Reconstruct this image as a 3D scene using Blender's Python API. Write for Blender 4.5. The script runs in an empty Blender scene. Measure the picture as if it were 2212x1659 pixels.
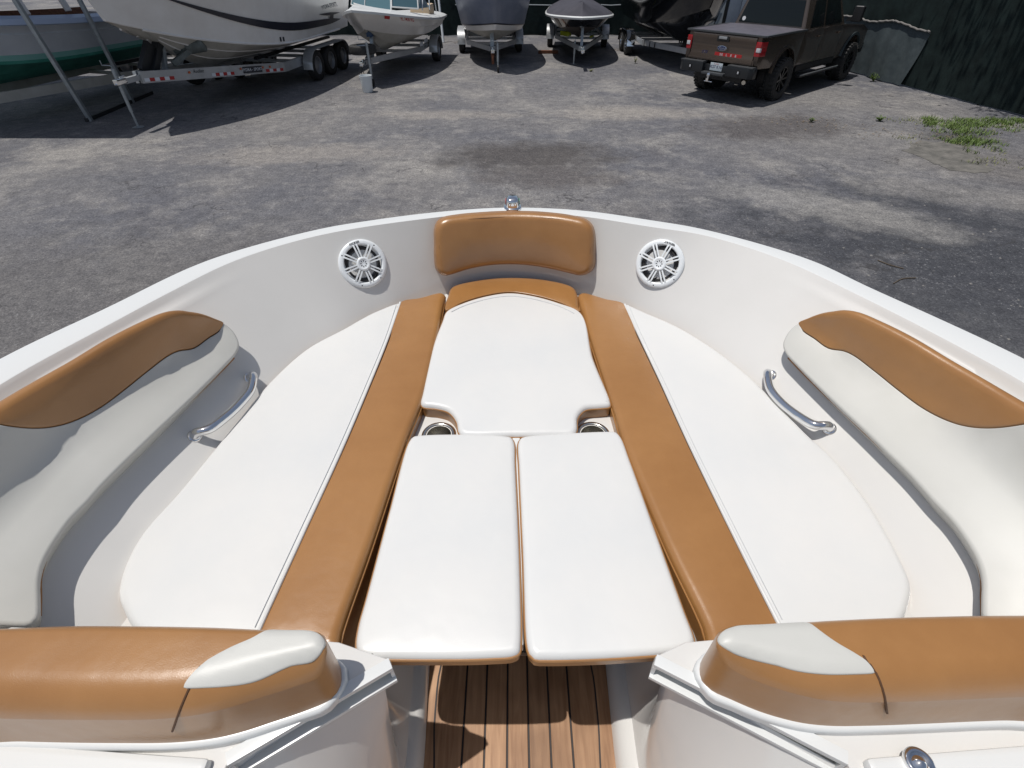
import bpy, bmesh, math, random
import numpy as np
from mathutils import Vector, Matrix, Quaternion
from mathutils.geometry import delaunay_2d_cdt
random.seed(7); rng = np.random.default_rng(7)
R = math.radians
scene = bpy.context.scene
COL = scene.collection

# ------------------------------------------------------------------ camera
CAM_H = 2.75; PITCH = R(41.0); FPX = 500.0
cam_d = bpy.data.cameras.new('camera'); cam = bpy.data.objects.new('camera', cam_d); COL.objects.link(cam)
cam_d.sensor_fit = 'HORIZONTAL'; cam_d.sensor_width = 36.0; cam_d.lens = 36.0*FPX/1024.0
cam_d.clip_start = 0.05; cam_d.clip_end = 400
cam.location = (0, 0, CAM_H); cam.rotation_euler = (R(90)-PITCH, 0, 0)
scene.camera = cam
# ------------------------------------------------------------------ light
SUN_DIR = Vector((0.27, 0.035, -1.0)).normalized()          # the way the light travels
world = bpy.data.worlds.new('World'); scene.world = world; world.use_nodes = True
wn = world.node_tree; wn.nodes.clear()
wo = wn.nodes.new('ShaderNodeOutputWorld'); wb = wn.nodes.new('ShaderNodeBackground'); sk = wn.nodes.new('ShaderNodeTexSky')
sk.sky_type = 'NISHITA'; sk.sun_disc = False; sk.sun_elevation = math.asin(-SUN_DIR.z); sk.sun_rotation = math.atan2(-SUN_DIR.x, -SUN_DIR.y)
sk.air_density = 1.0; sk.dust_density = 1.2; sk.ozone_density = 1.0
wb.inputs[1].default_value = 0.078
hs_ = wn.nodes.new('ShaderNodeHueSaturation'); hs_.inputs['Saturation'].default_value = 0.72
wn.links.new(sk.outputs[0], hs_.inputs['Color']); wn.links.new(hs_.outputs[0], wb.inputs[0]); wn.links.new(wb.outputs[0], wo.inputs[0])
sd = bpy.data.lights.new('sun', 'SUN'); sd.energy = 3.4; sd.angle = R(0.53); sd.color = (1.0, 0.965, 0.91)
so = bpy.data.objects.new('sun', sd); COL.objects.link(so); so.rotation_mode = 'QUATERNION'
so.rotation_quaternion = SUN_DIR.to_track_quat('-Z', 'Y'); so.location = (-5, 0, 20)
vs = scene.view_settings; vs.view_transform = 'Standard'; vs.look = 'None'; vs.gamma = 1.0; vs.exposure = 0.06; vs.use_curve_mapping = False

# ------------------------------------------------------------------ survey helpers: a bearing read off the photograph + a height = a point in the yard
SC = 2212.0/1024.0
def U(dx, dy, z=0.0):
    x = (dx/SC-512)/FPX; y = (384-dy/SC)/FPX
    d = np.array([x, math.cos(PITCH)+y*math.sin(PITCH), -math.sin(PITCH)+y*math.cos(PITCH)])
    t = (z-CAM_H)/d[2]
    return d*t+np.array([0, 0, CAM_H])
def PR(p):
    p = np.asarray(p); vy = p[..., 1]; vz = p[..., 2]-CAM_H
    z = vy*math.cos(PITCH)-vz*math.sin(PITCH); u = vy*math.sin(PITCH)+vz*math.cos(PITCH)
    return np.stack([(512+FPX*p[..., 0]/z)*SC, (384-FPX*u/z)*SC], -1)

# ------------------------------------------------------------------ materials
def mat(name, col, rough=0.5, metal=0.0, coat=0.0, coat_r=0.1, var=0.0, vscale=8.0, bump=0.0, bscale=60.0, col2=None, spec=0.5, emis=None, trans=0.0, bump2=0.0, b2scale=6.0, mix_lo=0.35, mix_hi=0.65, rvar=0.0):
    m = bpy.data.materials.new(name); m.use_nodes = True; nt = m.node_tree; b = nt.nodes['Principled BSDF']
    b.inputs['Base Color'].default_value = (*col, 1); b.inputs['Roughness'].default_value = rough; b.inputs['Metallic'].default_value = metal
    b.inputs['Coat Weight'].default_value = coat; b.inputs['Coat Roughness'].default_value = coat_r; b.inputs['Specular IOR Level'].default_value = spec
    if trans: b.inputs['Transmission Weight'].default_value = trans
    tc = nt.nodes.new('ShaderNodeTexCoord')
    if var or col2:
        n = nt.nodes.new('ShaderNodeTexNoise'); n.inputs['Scale'].default_value = vscale; n.inputs['Detail'].default_value = 7; n.inputs['Roughness'].default_value = 0.62
        nt.links.new(tc.outputs['Object'], n.inputs['Vector'])
        r = nt.nodes.new('ShaderNodeValToRGB'); nt.links.new(n.outputs['Fac'], r.inputs[0])
        a = col; c = col2 if col2 else tuple(min(1, x*(1+var)) for x in col)
        if not col2: a = tuple(x*(1-var) for x in col)
        r.color_ramp.elements[0].position = mix_lo; r.color_ramp.elements[1].position = mix_hi
        r.color_ramp.elements[0].color = (*a, 1); r.color_ramp.elements[1].color = (*c, 1)
        nt.links.new(r.outputs[0], b.inputs['Base Color'])
        if rvar:
            mr = nt.nodes.new('ShaderNodeMapRange'); mr.inputs[3].default_value = rough-rvar; mr.inputs[4].default_value = rough+rvar
            nt.links.new(n.outputs['Fac'], mr.inputs[0]); nt.links.new(mr.outputs[0], b.inputs['Roughness'])
    last = None
    for bs, sc, dist in ((bump2, b2scale, 0.02), (bump, bscale, 0.002)):
        if bs:
            n = nt.nodes.new('ShaderNodeTexNoise'); n.inputs['Scale'].default_value = sc; n.inputs['Detail'].default_value = 3
            nt.links.new(tc.outputs['Object'], n.inputs['Vector'])
            bp = nt.nodes.new('ShaderNodeBump'); bp.inputs['Strength'].default_value = bs; bp.inputs['Distance'].default_value = dist
            nt.links.new(n.outputs['Fac'], bp.inputs['Height'])
            if last: nt.links.new(last.outputs[0], bp.inputs['Normal'])
            last = bp
    if last: nt.links.new(last.outputs[0], b.inputs['Normal'])
    return m
M = {}
M['vinyl_white'] = mat('white vinyl', (0.63, 0.635, 0.63), 0.36, vscale=3.0, bump=0.12, bscale=650, bump2=0.20, b2scale=6.0, col2=(0.668, 0.662, 0.645))
M['vinyl_bolster'] = mat('off white vinyl', (0.53, 0.525, 0.49), 0.42, bump=0.10, bscale=650, bump2=0.08, b2scale=5.0, col2=(0.56, 0.555, 0.525), vscale=3)
M['vinyl_tan'] = mat('tan vinyl', (0.295, 0.138, 0.042), 0.32, bump=0.16, bscale=650, bump2=0.14, b2scale=9.0, col2=(0.345, 0.168, 0.055), vscale=4.5, spec=0.6, coat=0.35, coat_r=0.24)
M['tan_dark'] = mat('tan welt', (0.30, 0.13, 0.035), 0.45)
M['thread'] = mat('brown thread', (0.09, 0.04, 0.015), 0.7)
M['thread_white'] = mat('grey thread', (0.56, 0.57, 0.58), 0.7)
M['gel'] = mat('white gelcoat', (0.625, 0.613, 0.59), 0.16, coat=0.35, coat_r=0.04, col2=(0.665, 0.653, 0.632), vscale=1.6, bump2=0.02, b2scale=3)
M['gel_trim'] = mat('white moulding', (0.66, 0.67, 0.665), 0.28)
M['rail_lit_cream'] = mat('cream lit channel', (0.70, 0.68, 0.56), 0.4, col2=(0.62, 0.59, 0.45), vscale=9)  # cream puts the lit look of the recessed groove into the colour
M['chrome'] = mat('polished stainless', (0.78, 0.79, 0.80), 0.045, metal=1.0)
M['brushed'] = mat('brushed stainless', (0.62, 0.60, 0.55), 0.22, metal=1.0)
M['grille'] = mat('white speaker plastic', (0.76, 0.79, 0.81), 0.3, coat=0.3)
M['cone'] = mat('speaker cone', (0.075, 0.078, 0.09), 0.35)
M['surround'] = mat('rubber surround', (0.018, 0.016, 0.016), 0.6)
M['black'] = mat('black plastic', (0.012, 0.012, 0.013), 0.5)
M['screw'] = mat('grey screw', (0.12, 0.11, 0.10), 0.4, metal=0.7)
def wood():
    m = bpy.data.materials.new('teak plank'); m.use_nodes = True; nt = m.node_tree; b = nt.nodes['Principled BSDF']
    tc = nt.nodes.new('ShaderNodeTexCoord'); mp = nt.nodes.new('ShaderNodeMapping'); mp.inputs['Scale'].default_value = (60, 5, 60)
    n = nt.nodes.new('ShaderNodeTexNoise'); n.inputs['Scale'].default_value = 1.3; n.inputs['Detail'].default_value = 8; n.inputs['Distortion'].default_value = 0.6
    n2 = nt.nodes.new('ShaderNodeTexNoise'); n2.inputs['Scale'].default_value = 9
    oi = nt.nodes.new('ShaderNodeObjectInfo')
    r = nt.nodes.new('ShaderNodeValToRGB'); e = r.color_ramp.elements
    e[0].position = 0.25; e[0].color = (0.25, 0.125, 0.058, 1); e[1].position = 0.75; e[1].color = (0.47, 0.275, 0.15, 1)
    nt.links.new(tc.outputs['Object'], mp.inputs[0]); nt.links.new(mp.outputs[0], n.inputs['Vector']); nt.links.new(n.outputs['Fac'], r.inputs[0])
    nt.links.new(tc.outputs['Object'], n2.inputs['Vector'])
    mx = nt.nodes.new('ShaderNodeMix'); mx.data_type = 'RGBA'; mx.blend_type = 'MULTIPLY'; mx.inputs['Factor'].default_value = 0.55
    r2 = nt.nodes.new('ShaderNodeValToRGB'); r2.color_ramp.elements[0].position = 0.35; r2.color_ramp.elements[0].color = (0.62, 0.55, 0.48, 1); r2.color_ramp.elements[1].position = 0.6; r2.color_ramp.elements[1].color = (1, 1, 1, 1)
    nt.links.new(n2.outputs['Fac'], r2.inputs[0]); nt.links.new(r.outputs[0], mx.inputs[6]); nt.links.new(r2.outputs[0], mx.inputs[7])
    hs = nt.nodes.new('ShaderNodeHueSaturation'); mr = nt.nodes.new('ShaderNodeMapRange'); mr.inputs[3].default_value = 0.85; mr.inputs[4].default_value = 1.15
    nt.links.new(oi.outputs['Random'], mr.inputs[0]); nt.links.new(mr.outputs[0], hs.inputs['Value']); nt.links.new(mx.outputs[2], hs.inputs['Color'])
    nt.links.new(hs.outputs[0], b.inputs['Base Color']); b.inputs['Roughness'].default_value = 0.5
    bp = nt.nodes.new('ShaderNodeBump'); bp.inputs['Strength'].default_value = 0.3; bp.inputs['Distance'].default_value = 0.001
    nt.links.new(n.outputs['Fac'], bp.inputs['Height']); nt.links.new(bp.outputs[0], b.inputs['Normal'])
    return m
M['teak'] = wood()
M['caulk'] = mat('black deck caulk', (0.025, 0.018, 0.017), 0.6)
# yard
M['hull_white'] = mat('chalky white hull', (0.70, 0.67, 0.64), 0.3, coat=0.2, col2=(0.80, 0.78, 0.76), vscale=1.2)
M['hull_grey'] = mat('grey white hull', (0.58, 0.60, 0.63), 0.35, col2=(0.68, 0.70, 0.73), vscale=1.5)
M['bottom_dirty'] = mat('stained hull bottom', (0.42, 0.40, 0.35), 0.55, col2=(0.55, 0.53, 0.49), vscale=2.2)
M['green'] = mat('green bottom paint', (0.03, 0.22, 0.16), 0.6, col2=(0.07, 0.32, 0.25), vscale=2.0)
M['green_light'] = mat('pale green boot stripe', (0.22, 0.50, 0.44), 0.5, col2=(0.28, 0.55, 0.50), vscale=2)
M['blue_strip'] = mat('pale blue gunwale', (0.55, 0.66, 0.88), 0.35)
M['decal_dark'] = mat('dark stripe decal', (0.016, 0.018, 0.03), 0.3)
M['alu'] = mat('dull aluminium', (0.40, 0.41, 0.42), 0.42, metal=0.55, col2=(0.52, 0.53, 0.54), vscale=3)
M['galv'] = mat('galvanised steel', (0.33, 0.36, 0.38), 0.45, metal=0.6, col2=(0.42, 0.45, 0.47), vscale=14)
M['steel_dark'] = mat('dark steel', (0.025, 0.027, 0.03), 0.5, metal=0.3)
M['rust'] = mat('rusty iron', (0.10, 0.035, 0.018), 0.8, col2=(0.2, 0.08, 0.04), vscale=20)
M['tyre'] = mat('tyre rubber', (0.018, 0.018, 0.019), 0.75, col2=(0.03, 0.029, 0.028), vscale=20)
M['rim_grey'] = mat('grey wheel rim', (0.35, 0.36, 0.38), 0.35, metal=0.7)
M['rim_black'] = mat('black wheel rim', (0.015, 0.015, 0.017), 0.25, metal=0.4)
M['wrap'] = mat('blue grey shrink wrap', (0.145, 0.165, 0.225), 0.38, col2=(0.20, 0.22, 0.275), vscale=1.6, bump2=0.5, b2scale=4)
M['canvas_black'] = mat('faded black canvas', (0.035, 0.034, 0.045), 0.8, col2=(0.055, 0.052, 0.066), vscale=3, bump2=0.4, b2scale=5)
M['hull_black'] = mat('black gelcoat', (0.006, 0.007, 0.008), 0.12, coat=0.3)
M['hull_tan_reflect'] = mat('brown hull reflection tone', (0.10, 0.085, 0.075), 0.35)  # flat brown stands in for reflections in the dark hull
M['yellow'] = mat('yellow strap', (0.55, 0.60, 0.03), 0.6)
M['red'] = mat('red reflector', (0.35, 0.015, 0.02), 0.25, coat=0.4)
M['red_tape'] = mat('red reflective tape', (0.42, 0.02, 0.02), 0.4)
M['white_tape'] = mat('white reflective tape', (0.70, 0.72, 0.75), 0.35)
M['orange'] = mat('orange marker', (0.6, 0.13, 0.03), 0.4)
M['lens_clear'] = mat('clear lamp lens', (0.6, 0.6, 0.62), 0.2)
M['bucket'] = mat('white bucket plastic', (0.66, 0.69, 0.70), 0.35, col2=(0.72, 0.75, 0.76), vscale=5)
M['pvc'] = mat('white pvc', (0.6, 0.63, 0.66), 0.4)
M['blue_paint'] = mat('blue painted winch', (0.03, 0.07, 0.15), 0.4)
M['glass_tint'] = mat('teal tinted windscreen', (0.085, 0.17, 0.20), 0.06, spec=0.8)
M['glass_dark'] = mat('dark tinted glass', (0.008, 0.011, 0.012), 0.06, spec=0.3)
M['truck'] = mat('brown metallic paint', (0.115, 0.086, 0.068), 0.27, metal=0.55, coat=0.6, coat_r=0.04)
M['tonneau'] = mat('dusty black tonneau vinyl', (0.080, 0.074, 0.092), 0.5, col2=(0.115, 0.107, 0.125), vscale=5, bump=0.4, bscale=200)
M['plastic_grey'] = mat('satin grey plastic', (0.055, 0.058, 0.062), 0.35)
M['bumper'] = mat('black steel bumper', (0.014, 0.016, 0.019), 0.38)
M['plate'] = mat('licence plate', (0.5, 0.56, 0.6), 0.4)
M['ford_blue'] = mat('blue oval badge', (0.012, 0.035, 0.16), 0.2, coat=0.5)
M['dark_blue'] = mat('faded blue decal', (0.02, 0.02, 0.09), 0.5)
M['shed_white'] = mat('white shed panel', (0.50, 0.55, 0.55), 0.5, col2=(0.60, 0.64, 0.64), vscale=2)
M['shed_blue'] = mat('pale blue grey sheet', (0.26, 0.31, 0.38), 0.45, col2=(0.33, 0.38, 0.45), vscale=2)
M['beige'] = mat('beige upholstery', (0.55, 0.42, 0.28), 0.6)
M['rope'] = mat('green nylon rope', (0.09, 0.11, 0.07), 0.8)
M['mossy'] = mat('grimy grey winch paint', (0.085, 0.10, 0.095), 0.6, col2=(0.14, 0.155, 0.15), vscale=9)
M['litter'] = mat('dry leaf litter', (0.17, 0.12, 0.075), 0.8, col2=(0.28, 0.22, 0.15), vscale=20)
M['stone'] = mat('grey stone chip', (0.20, 0.19, 0.18), 0.85)
M['earth'] = mat('dark soil', (0.085, 0.082, 0.075), 0.95, col2=(0.17, 0.16, 0.145), vscale=5, bump=0.8, bscale=40)
M['bark'] = mat('grey brown bark', (0.09, 0.07, 0.05), 0.9, bump=0.8, bscale=20)
def fabric():
    m = mat('green black privacy mesh', (0.008, 0.013, 0.013), 0.85, col2=(0.016, 0.026, 0.025), vscale=3.0, bump2=0.5, b2scale=2.5, spec=0.15)
    return m
M['mesh'] = fabric()
M['mesh_lit_tone'] = mat('sunlit tone privacy mesh', (0.050, 0.064, 0.070), 0.85, col2=(0.075, 0.092, 0.098), vscale=4.0, bump2=0.6, b2scale=3.0, spec=0.2)  # lighter copy of the mesh, sunlit tone put into the colour
def leaf(name, c1, c2):
    m = mat(name, c1, 0.55, col2=c2, vscale=9, spec=0.3)
    return m
M['grass'] = leaf('grass blade', (0.075, 0.125, 0.025), (0.135, 0.19, 0.05))
M['grass_dry'] = leaf('dry grass', (0.20, 0.19, 0.07), (0.13, 0.17, 0.05))
M['leaf'] = leaf('tree leaf', (0.035, 0.08, 0.02), (0.06, 0.12, 0.03))

def asphalt():
    m = bpy.data.materials.new('weathered asphalt'); m.use_nodes = True; nt = m.node_tree; b = nt.nodes['Principled BSDF']
    L = nt.links.new; N = nt.nodes.new
    tc = N('ShaderNodeTexCoord')
    def noise(scale, detail=8, rough=0.6, dist=0.0, sx=1, sy=1, rot=0, off=(0, 0, 0)):
        mp = N('ShaderNodeMapping'); mp.inputs['Scale'].default_value = (sx, sy, 1); mp.inputs['Rotation'].default_value = (0, 0, rot); mp.inputs['Location'].default_value = off
        L(tc.outputs['Object'], mp.inputs[0]); n = N('ShaderNodeTexNoise'); n.inputs['Scale'].default_value = scale; n.inputs['Detail'].default_value = detail
        n.inputs['Roughness'].default_value = rough; n.inputs['Distortion'].default_value = dist; L(mp.outputs[0], n.inputs['Vector']); return n.outputs['Fac']
    def ramp(v, p0, p1, c0=(0, 0, 0), c1=(1, 1, 1)):
        r = N('ShaderNodeValToRGB'); r.color_ramp.elements[0].position = p0; r.color_ramp.elements[1].position = p1
        r.color_ramp.elements[0].color = (*c0, 1); r.color_ramp.elements[1].color = (*c1, 1); L(v, r.inputs[0]); return r.outputs[0]
    def mix(f, a, c, mode='MIX'):
        x = N('ShaderNodeMix'); x.data_type = 'RGBA'; x.blend_type = mode
        if isinstance(f, float): x.inputs['Factor'].default_value = f
        else: L(f, x.inputs['Factor'])
        for s, i in ((a, 6), (c, 7)):
            if isinstance(s, tuple): x.inputs[i].default_value = (*s, 1)
            else: L(s, x.inputs[i])
        return x.outputs[2]
    def math_(op, a, c):
        x = N('ShaderNodeMath'); x.operation = op; x.use_clamp = True
        for s, i in ((a, 0), (c, 1)):
            if isinstance(s, (int, float)): x.inputs[i].default_value = s
            else: L(s, x.inputs[i])
        return x.outputs[0]
    warp = noise(0.9, 6)
    def blob(cx, cy, rx, ry, rot=0.0, edge=0.60, wob=1.6):
        mp = N('ShaderNodeMapping'); mp.vector_type = 'TEXTURE'; mp.inputs['Location'].default_value = (cx, cy, 0); mp.inputs['Scale'].default_value = (rx, ry, 1e3); mp.inputs['Rotation'].default_value = (0, 0, rot)
        L(tc.outputs['Object'], mp.inputs[0]); g = N('ShaderNodeTexGradient'); g.gradient_type = 'SPHERICAL'; L(mp.outputs[0], g.inputs[0])
        w = N('ShaderNodeMath'); w.operation = 'MULTIPLY_ADD'; L(noise(1.5, 9, 0.72, off=(cx, cy, 0)), w.inputs[0]); w.inputs[1].default_value = wob; w.inputs[2].default_value = -wob/2
        s = math_('ADD', g.outputs['Fac'], w.outputs[0])
        s2 = math_('MULTIPLY', s, math_('MULTIPLY', g.outputs['Fac'], 6.0))
        return ramp(s2, 0.12, edge)
    base = mix(ramp(noise(0.22, 6, 0.55, 0.4), 0.38, 0.62), (0.130, 0.133, 0.150), (0.215, 0.209, 0.206))
    dust = ramp(noise(0.45, 9, 0.68, 0.3, 1.0, 1.0, 0.25), 0.50, 0.64)
    base = mix(math_('MULTIPLY', dust, 0.75), base, (0.335, 0.322, 0.302))
    dust2 = ramp(noise(1.9, 9, 0.72, 0.2, 1.0, 1.0, -0.2, (5, 3, 0)), 0.52, 0.68)
    base = mix(math_('MULTIPLY', dust2, 0.45), base, (0.37, 0.358, 0.34))
    dark = ramp(noise(0.7, 8, 0.70, 0.2, 1.0, 0.9, 0.4, (9, 1, 0)), 0.56, 0.70)
    base = mix(math_('MULTIPLY', dark, 0.55), base, (0.095, 0.092, 0.103))
    # stains with places of their own
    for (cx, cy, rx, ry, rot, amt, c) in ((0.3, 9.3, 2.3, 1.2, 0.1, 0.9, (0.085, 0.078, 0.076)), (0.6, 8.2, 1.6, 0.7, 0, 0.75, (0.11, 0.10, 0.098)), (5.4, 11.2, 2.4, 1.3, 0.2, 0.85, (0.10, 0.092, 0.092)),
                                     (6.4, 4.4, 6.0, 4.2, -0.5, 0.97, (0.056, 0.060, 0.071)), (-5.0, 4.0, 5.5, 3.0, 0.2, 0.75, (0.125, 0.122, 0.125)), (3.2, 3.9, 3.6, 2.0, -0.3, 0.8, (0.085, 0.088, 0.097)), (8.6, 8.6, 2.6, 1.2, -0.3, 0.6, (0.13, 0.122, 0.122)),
                                     (-6.8, 11.2, 2.0, 0.8, 0.2, 0.3, (0.15, 0.15, 0.16)), (8.6, 10.4, 1.1, 0.6, 0, 0.8, (0.075, 0.073, 0.07)), (-3.0, 5.2, 3.0, 1.0, 0.2, 0.4, (0.15, 0.147, 0.15)),
                                     (4.4, 7.0, 2.4, 0.8, -0.6, 0.5, (0.38, 0.37, 0.35)), (-3.8, 9.4, 2.5, 0.8, 0.1, 0.45, (0.39, 0.36, 0.32)), (2.6, 12.4, 2.5, 0.9, 0, 0.5, (0.39, 0.36, 0.32)), (-1.5, 12.2, 2.2, 0.6, 0, 0.45, (0.39, 0.36, 0.32)), (6.8, 7.4, 2.4, 0.7, -0.4, 0.3, (0.36, 0.345, 0.32))):
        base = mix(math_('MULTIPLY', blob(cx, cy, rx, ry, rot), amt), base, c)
    # aggregate
    mott = ramp(noise(6.0, 8, 0.78), 0.34, 0.68, (0.64, 0.64, 0.66), (1.20, 1.19, 1.17)); base = mix(1.0, base, mott, 'MULTIPLY')
    sp = N('ShaderNodeTexVoronoi'); sp.inputs['Scale'].default_value = 75; L(tc.outputs['Object'], sp.inputs['Vector'])
    agg = ramp(sp.outputs['Distance'], 0.10, 0.75, (1.28, 1.27, 1.25), (0.72, 0.72, 0.73)); base = mix(0.85, base, agg, 'MULTIPLY')
    fn = noise(32, 6, 0.8); base = mix(0.9, base, ramp(fn, 0.32, 0.70, (0.42, 0.42, 0.44), (1.50, 1.48, 1.45)), 'MULTIPLY')
    peb = N('ShaderNodeTexVoronoi'); peb.inputs['Scale'].default_value = 28; peb.inputs['Randomness'].default_value = 1; L(tc.outputs['Object'], peb.inputs['Vector'])
    pm = math_('MULTIPLY', ramp(peb.outputs['Distance'], 0.10, 0.20, (1, 1, 1), (0, 0, 0)), ramp(noise(6, 4), 0.50, 0.62))
    base = mix(math_('MULTIPLY', pm, 0.7), base, (0.38, 0.37, 0.36))
    fl1 = ramp(noise(21, 5, 0.85, 0.5, 1, 1, 0.6, (3, 8, 0)), 0.585, 0.64); flr = ramp(noise(0.5, 5, 0.6, off=(1, 4, 0)), 0.42, 0.60)
    base = mix(math_('MULTIPLY', math_('MULTIPLY', fl1, flr), 0.55), base, (0.36, 0.36, 0.37))
    fl2 = ramp(noise(15, 6, 0.85, 0.5, 1, 1, 0.2, (7, 2, 0)), 0.60, 0.66)
    base = mix(math_('MULTIPLY', fl2, 0.55), base, (0.055, 0.053, 0.057))
    # cracks
    cv = N('ShaderNodeTexVoronoi'); cv.feature = 'DISTANCE_TO_EDGE'; cv.inputs['Scale'].default_value = 1.1
    wv = N('ShaderNodeVectorMath'); wv.operation = 'MULTIPLY_ADD'; nn = N('ShaderNodeTexNoise'); nn.inputs['Scale'].default_value = 1.6; nn.inputs['Detail'].default_value = 8
    L(tc.outputs['Object'], nn.inputs['Vector']); L(nn.outputs['Color'], wv.inputs[0]); wv.inputs[1].default_value = (1.3, 1.3, 0); L(tc.outputs['Object'], wv.inputs[2]); L(wv.outputs[0], cv.inputs['Vector'])
    cr = math_('MULTIPLY', ramp(cv.outputs['Distance'], 0.003, 0.014, (1, 1, 1), (0, 0, 0)), ramp(noise(0.6, 3, off=(2, 7, 0)), 0.50, 0.60))
    base = mix(math_('MULTIPLY', cr, 0.7), base, (0.035, 0.034, 0.036))
    L(base, b.inputs['Base Color']); b.inputs['Roughness'].default_value = 0.82; b.inputs['Specular IOR Level'].default_value = 0.35
    b1 = N('ShaderNodeBump'); b1.inputs['Strength'].default_value = 0.55; b1.inputs['Distance'].default_value = 0.006; L(fn, b1.inputs['Height'])
    b2 = N('ShaderNodeBump'); b2.inputs['Strength'].default_value = 0.5; b2.inputs['Distance'].default_value = 0.03; L(noise(2.5, 6), b2.inputs['Height']); L(b2.outputs[0], b1.inputs['Normal'])
    L(b1.outputs[0], b.inputs['Normal'])
    return m
M['asphalt'] = asphalt()

# ------------------------------------------------------------------ mesh helpers
def link(name, me, parent=None, **props):
    o = bpy.data.objects.new(name, me); COL.objects.link(o)
    if parent: o.parent = parent
    for k, v in props.items():
        if v is not None: o[k] = v
    return o
def thing(name, label, cat, loc=(0, 0, 0), rotz=0.0, group=None):
    o = bpy.data.objects.new(name, None); COL.objects.link(o); o.empty_display_size = 0.2
    o.location = loc; o.rotation_euler = (0, 0, rotz); o['label'] = label; o['category'] = cat
    if group: o['group'] = group
    return o
class MB:
    def __init__(s): s.v = []; s.f = []; s.m = []; s.mi = 0
    def add(s, vs, fs):
        b = len(s.v); s.v += [tuple(map(float, p)) for p in vs]; s.f += [tuple(i+b for i in f) for f in fs]; s.m += [s.mi]*len(fs); return s
    def box(s, c, size, rz=0.0, M4=None, taper=None):
        x, y, z = [k/2 for k in size]; vs = []
        for dz in (-1, 1):
            for dx, dy in ((-1, -1), (1, -1), (1, 1), (-1, 1)):
                tx = taper if (taper and dz > 0) else 1.0
                p = Vector((dx*x*tx, dy*y*tx, dz*z))
                if M4: p = M4 @ p
                if rz: p = Matrix.Rotation(rz, 3, 'Z') @ p
                vs.append(p+Vector(c))
        return s.add(vs, [(0, 3, 2, 1), (4, 5, 6, 7), (0, 1, 5, 4), (1, 2, 6, 5), (2, 3, 7, 6), (3, 0, 4, 7)])
    def beam(s, a, b, w, h, up=(0, 0, 1)):
        a, b = Vector(a), Vector(b); d = (b-a).normalized(); u = Vector(up); sx = d.cross(u).normalized(); u = sx.cross(d).normalized(); vs = []
        for p in (a, b):
            for i, j in ((-1, -1), (1, -1), (1, 1), (-1, 1)): vs.append(p+sx*(i*w/2)+u*(j*h/2))
        return s.add(vs, [(0, 1, 2, 3), (7, 6, 5, 4), (0, 4, 5, 1), (1, 5, 6, 2), (2, 6, 7, 3), (3, 7, 4, 0)])
    def tube(s, pts, r, n=10, closed=False):
        P = [Vector(p) for p in pts]; k = len(P); rr = r if hasattr(r, '__len__') else [r]*k
        T = []
        for i in range(k):
            a = P[(i-1) % k] if (closed or i > 0) else P[0]; b = P[(i+1) % k] if (closed or i < k-1) else P[-1]; T.append((b-a).normalized())
        up = Vector((0, 0, 1)) if abs(T[0].z) < 0.9 else Vector((1, 0, 0)); nrm = T[0].cross(up).normalized(); vs = []
        for i in range(k):
            if i: nrm = (nrm-T[i]*nrm.dot(T[i])).normalized()
            bn = T[i].cross(nrm)
            for j in range(n):
                a = 2*math.pi*j/n; vs.append(P[i]+(nrm*math.cos(a)+bn*math.sin(a))*rr[i])
        fs = []
        for i in range(k if closed else k-1):
            for j in range(n):
                a = i*n+j; b = i*n+(j+1) % n; c = ((i+1) % k)*n+(j+1) % n; d = ((i+1) % k)*n+j; fs.append((a, b, c, d))
        if not closed: fs.append(tuple(range(n-1, -1, -1))); fs.append(tuple((k-1)*n+j for j in range(n)))
        return s.add(vs, fs)
    def lathe(s, prof, n=32, mtx=None, closed=False):
        vs = []; k = len(prof)
        for (r, z) in prof:
            for j in range(n):
                a = 2*math.pi*j/n; p = Vector((r*math.cos(a), r*math.sin(a), z)); vs.append(mtx @ p if mtx else p)
        fs = []
        for i in range(k if closed else k-1):
            for j in range(n): fs.append((i*n+j, i*n+(j+1) % n, ((i+1) % k)*n+(j+1) % n, ((i+1) % k)*n+j))
        return s.add(vs, fs)
    def grid(s, rows, closed=False):
        w = len(rows[0]); vs = [p for r in rows for p in r]; fs = []
        for i in range(len(rows)-1):
            for j in range(w if closed else w-1): fs.append((i*w+j, i*w+(j+1) % w, (i+1)*w+(j+1) % w, (i+1)*w+j))
        return s.add(vs, fs)
    def prism(s, poly, f0, f1):
        """poly: 2D outline; f0/f1 map (u,v) to the two faces"""
        n = len(poly); vs = [f0(*p) for p in poly]+[f1(*p) for p in poly]
        fs = [tuple(range(n-1, -1, -1)), tuple(range(n, 2*n))]+[(i, (i+1) % n, n+(i+1) % n, n+i) for i in range(n)]
        return s.add(vs, fs)
    def build(s, name, m, parent=None, bevel=0.0, seg=2, angle=35, origin=None, recalc=True, **props):
        me = bpy.data.meshes.new(name)
        off = Vector(origin) if origin is not None else Vector((0, 0, 0))
        me.from_pydata([tuple(Vector(p)-off) for p in s.v], [], s.f)
        mats = m if isinstance(m, (list, tuple)) else [m]
        for x in mats: me.materials.append(M[x])
        me.polygons.foreach_set('material_index', s.m)
        bm = bmesh.new(); bm.from_mesh(me)
        if recalc: bmesh.ops.recalc_face_normals(bm, faces=bm.faces)
        if bevel:
            es = [e for e in bm.edges if len(e.link_faces) == 2 and e.calc_face_angle(0) > R(30)]
            bmesh.ops.bevel(bm, geom=es, offset=bevel, segments=seg, affect='EDGES', profile=0.7, clamp_overlap=True)
        bm.to_mesh(me); bm.free()
        me.shade_smooth(); me.set_sharp_from_angle(angle=R(angle))
        o = link(name, me, parent, **props)
        if origin is not None: o.location = off
        return o
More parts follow.
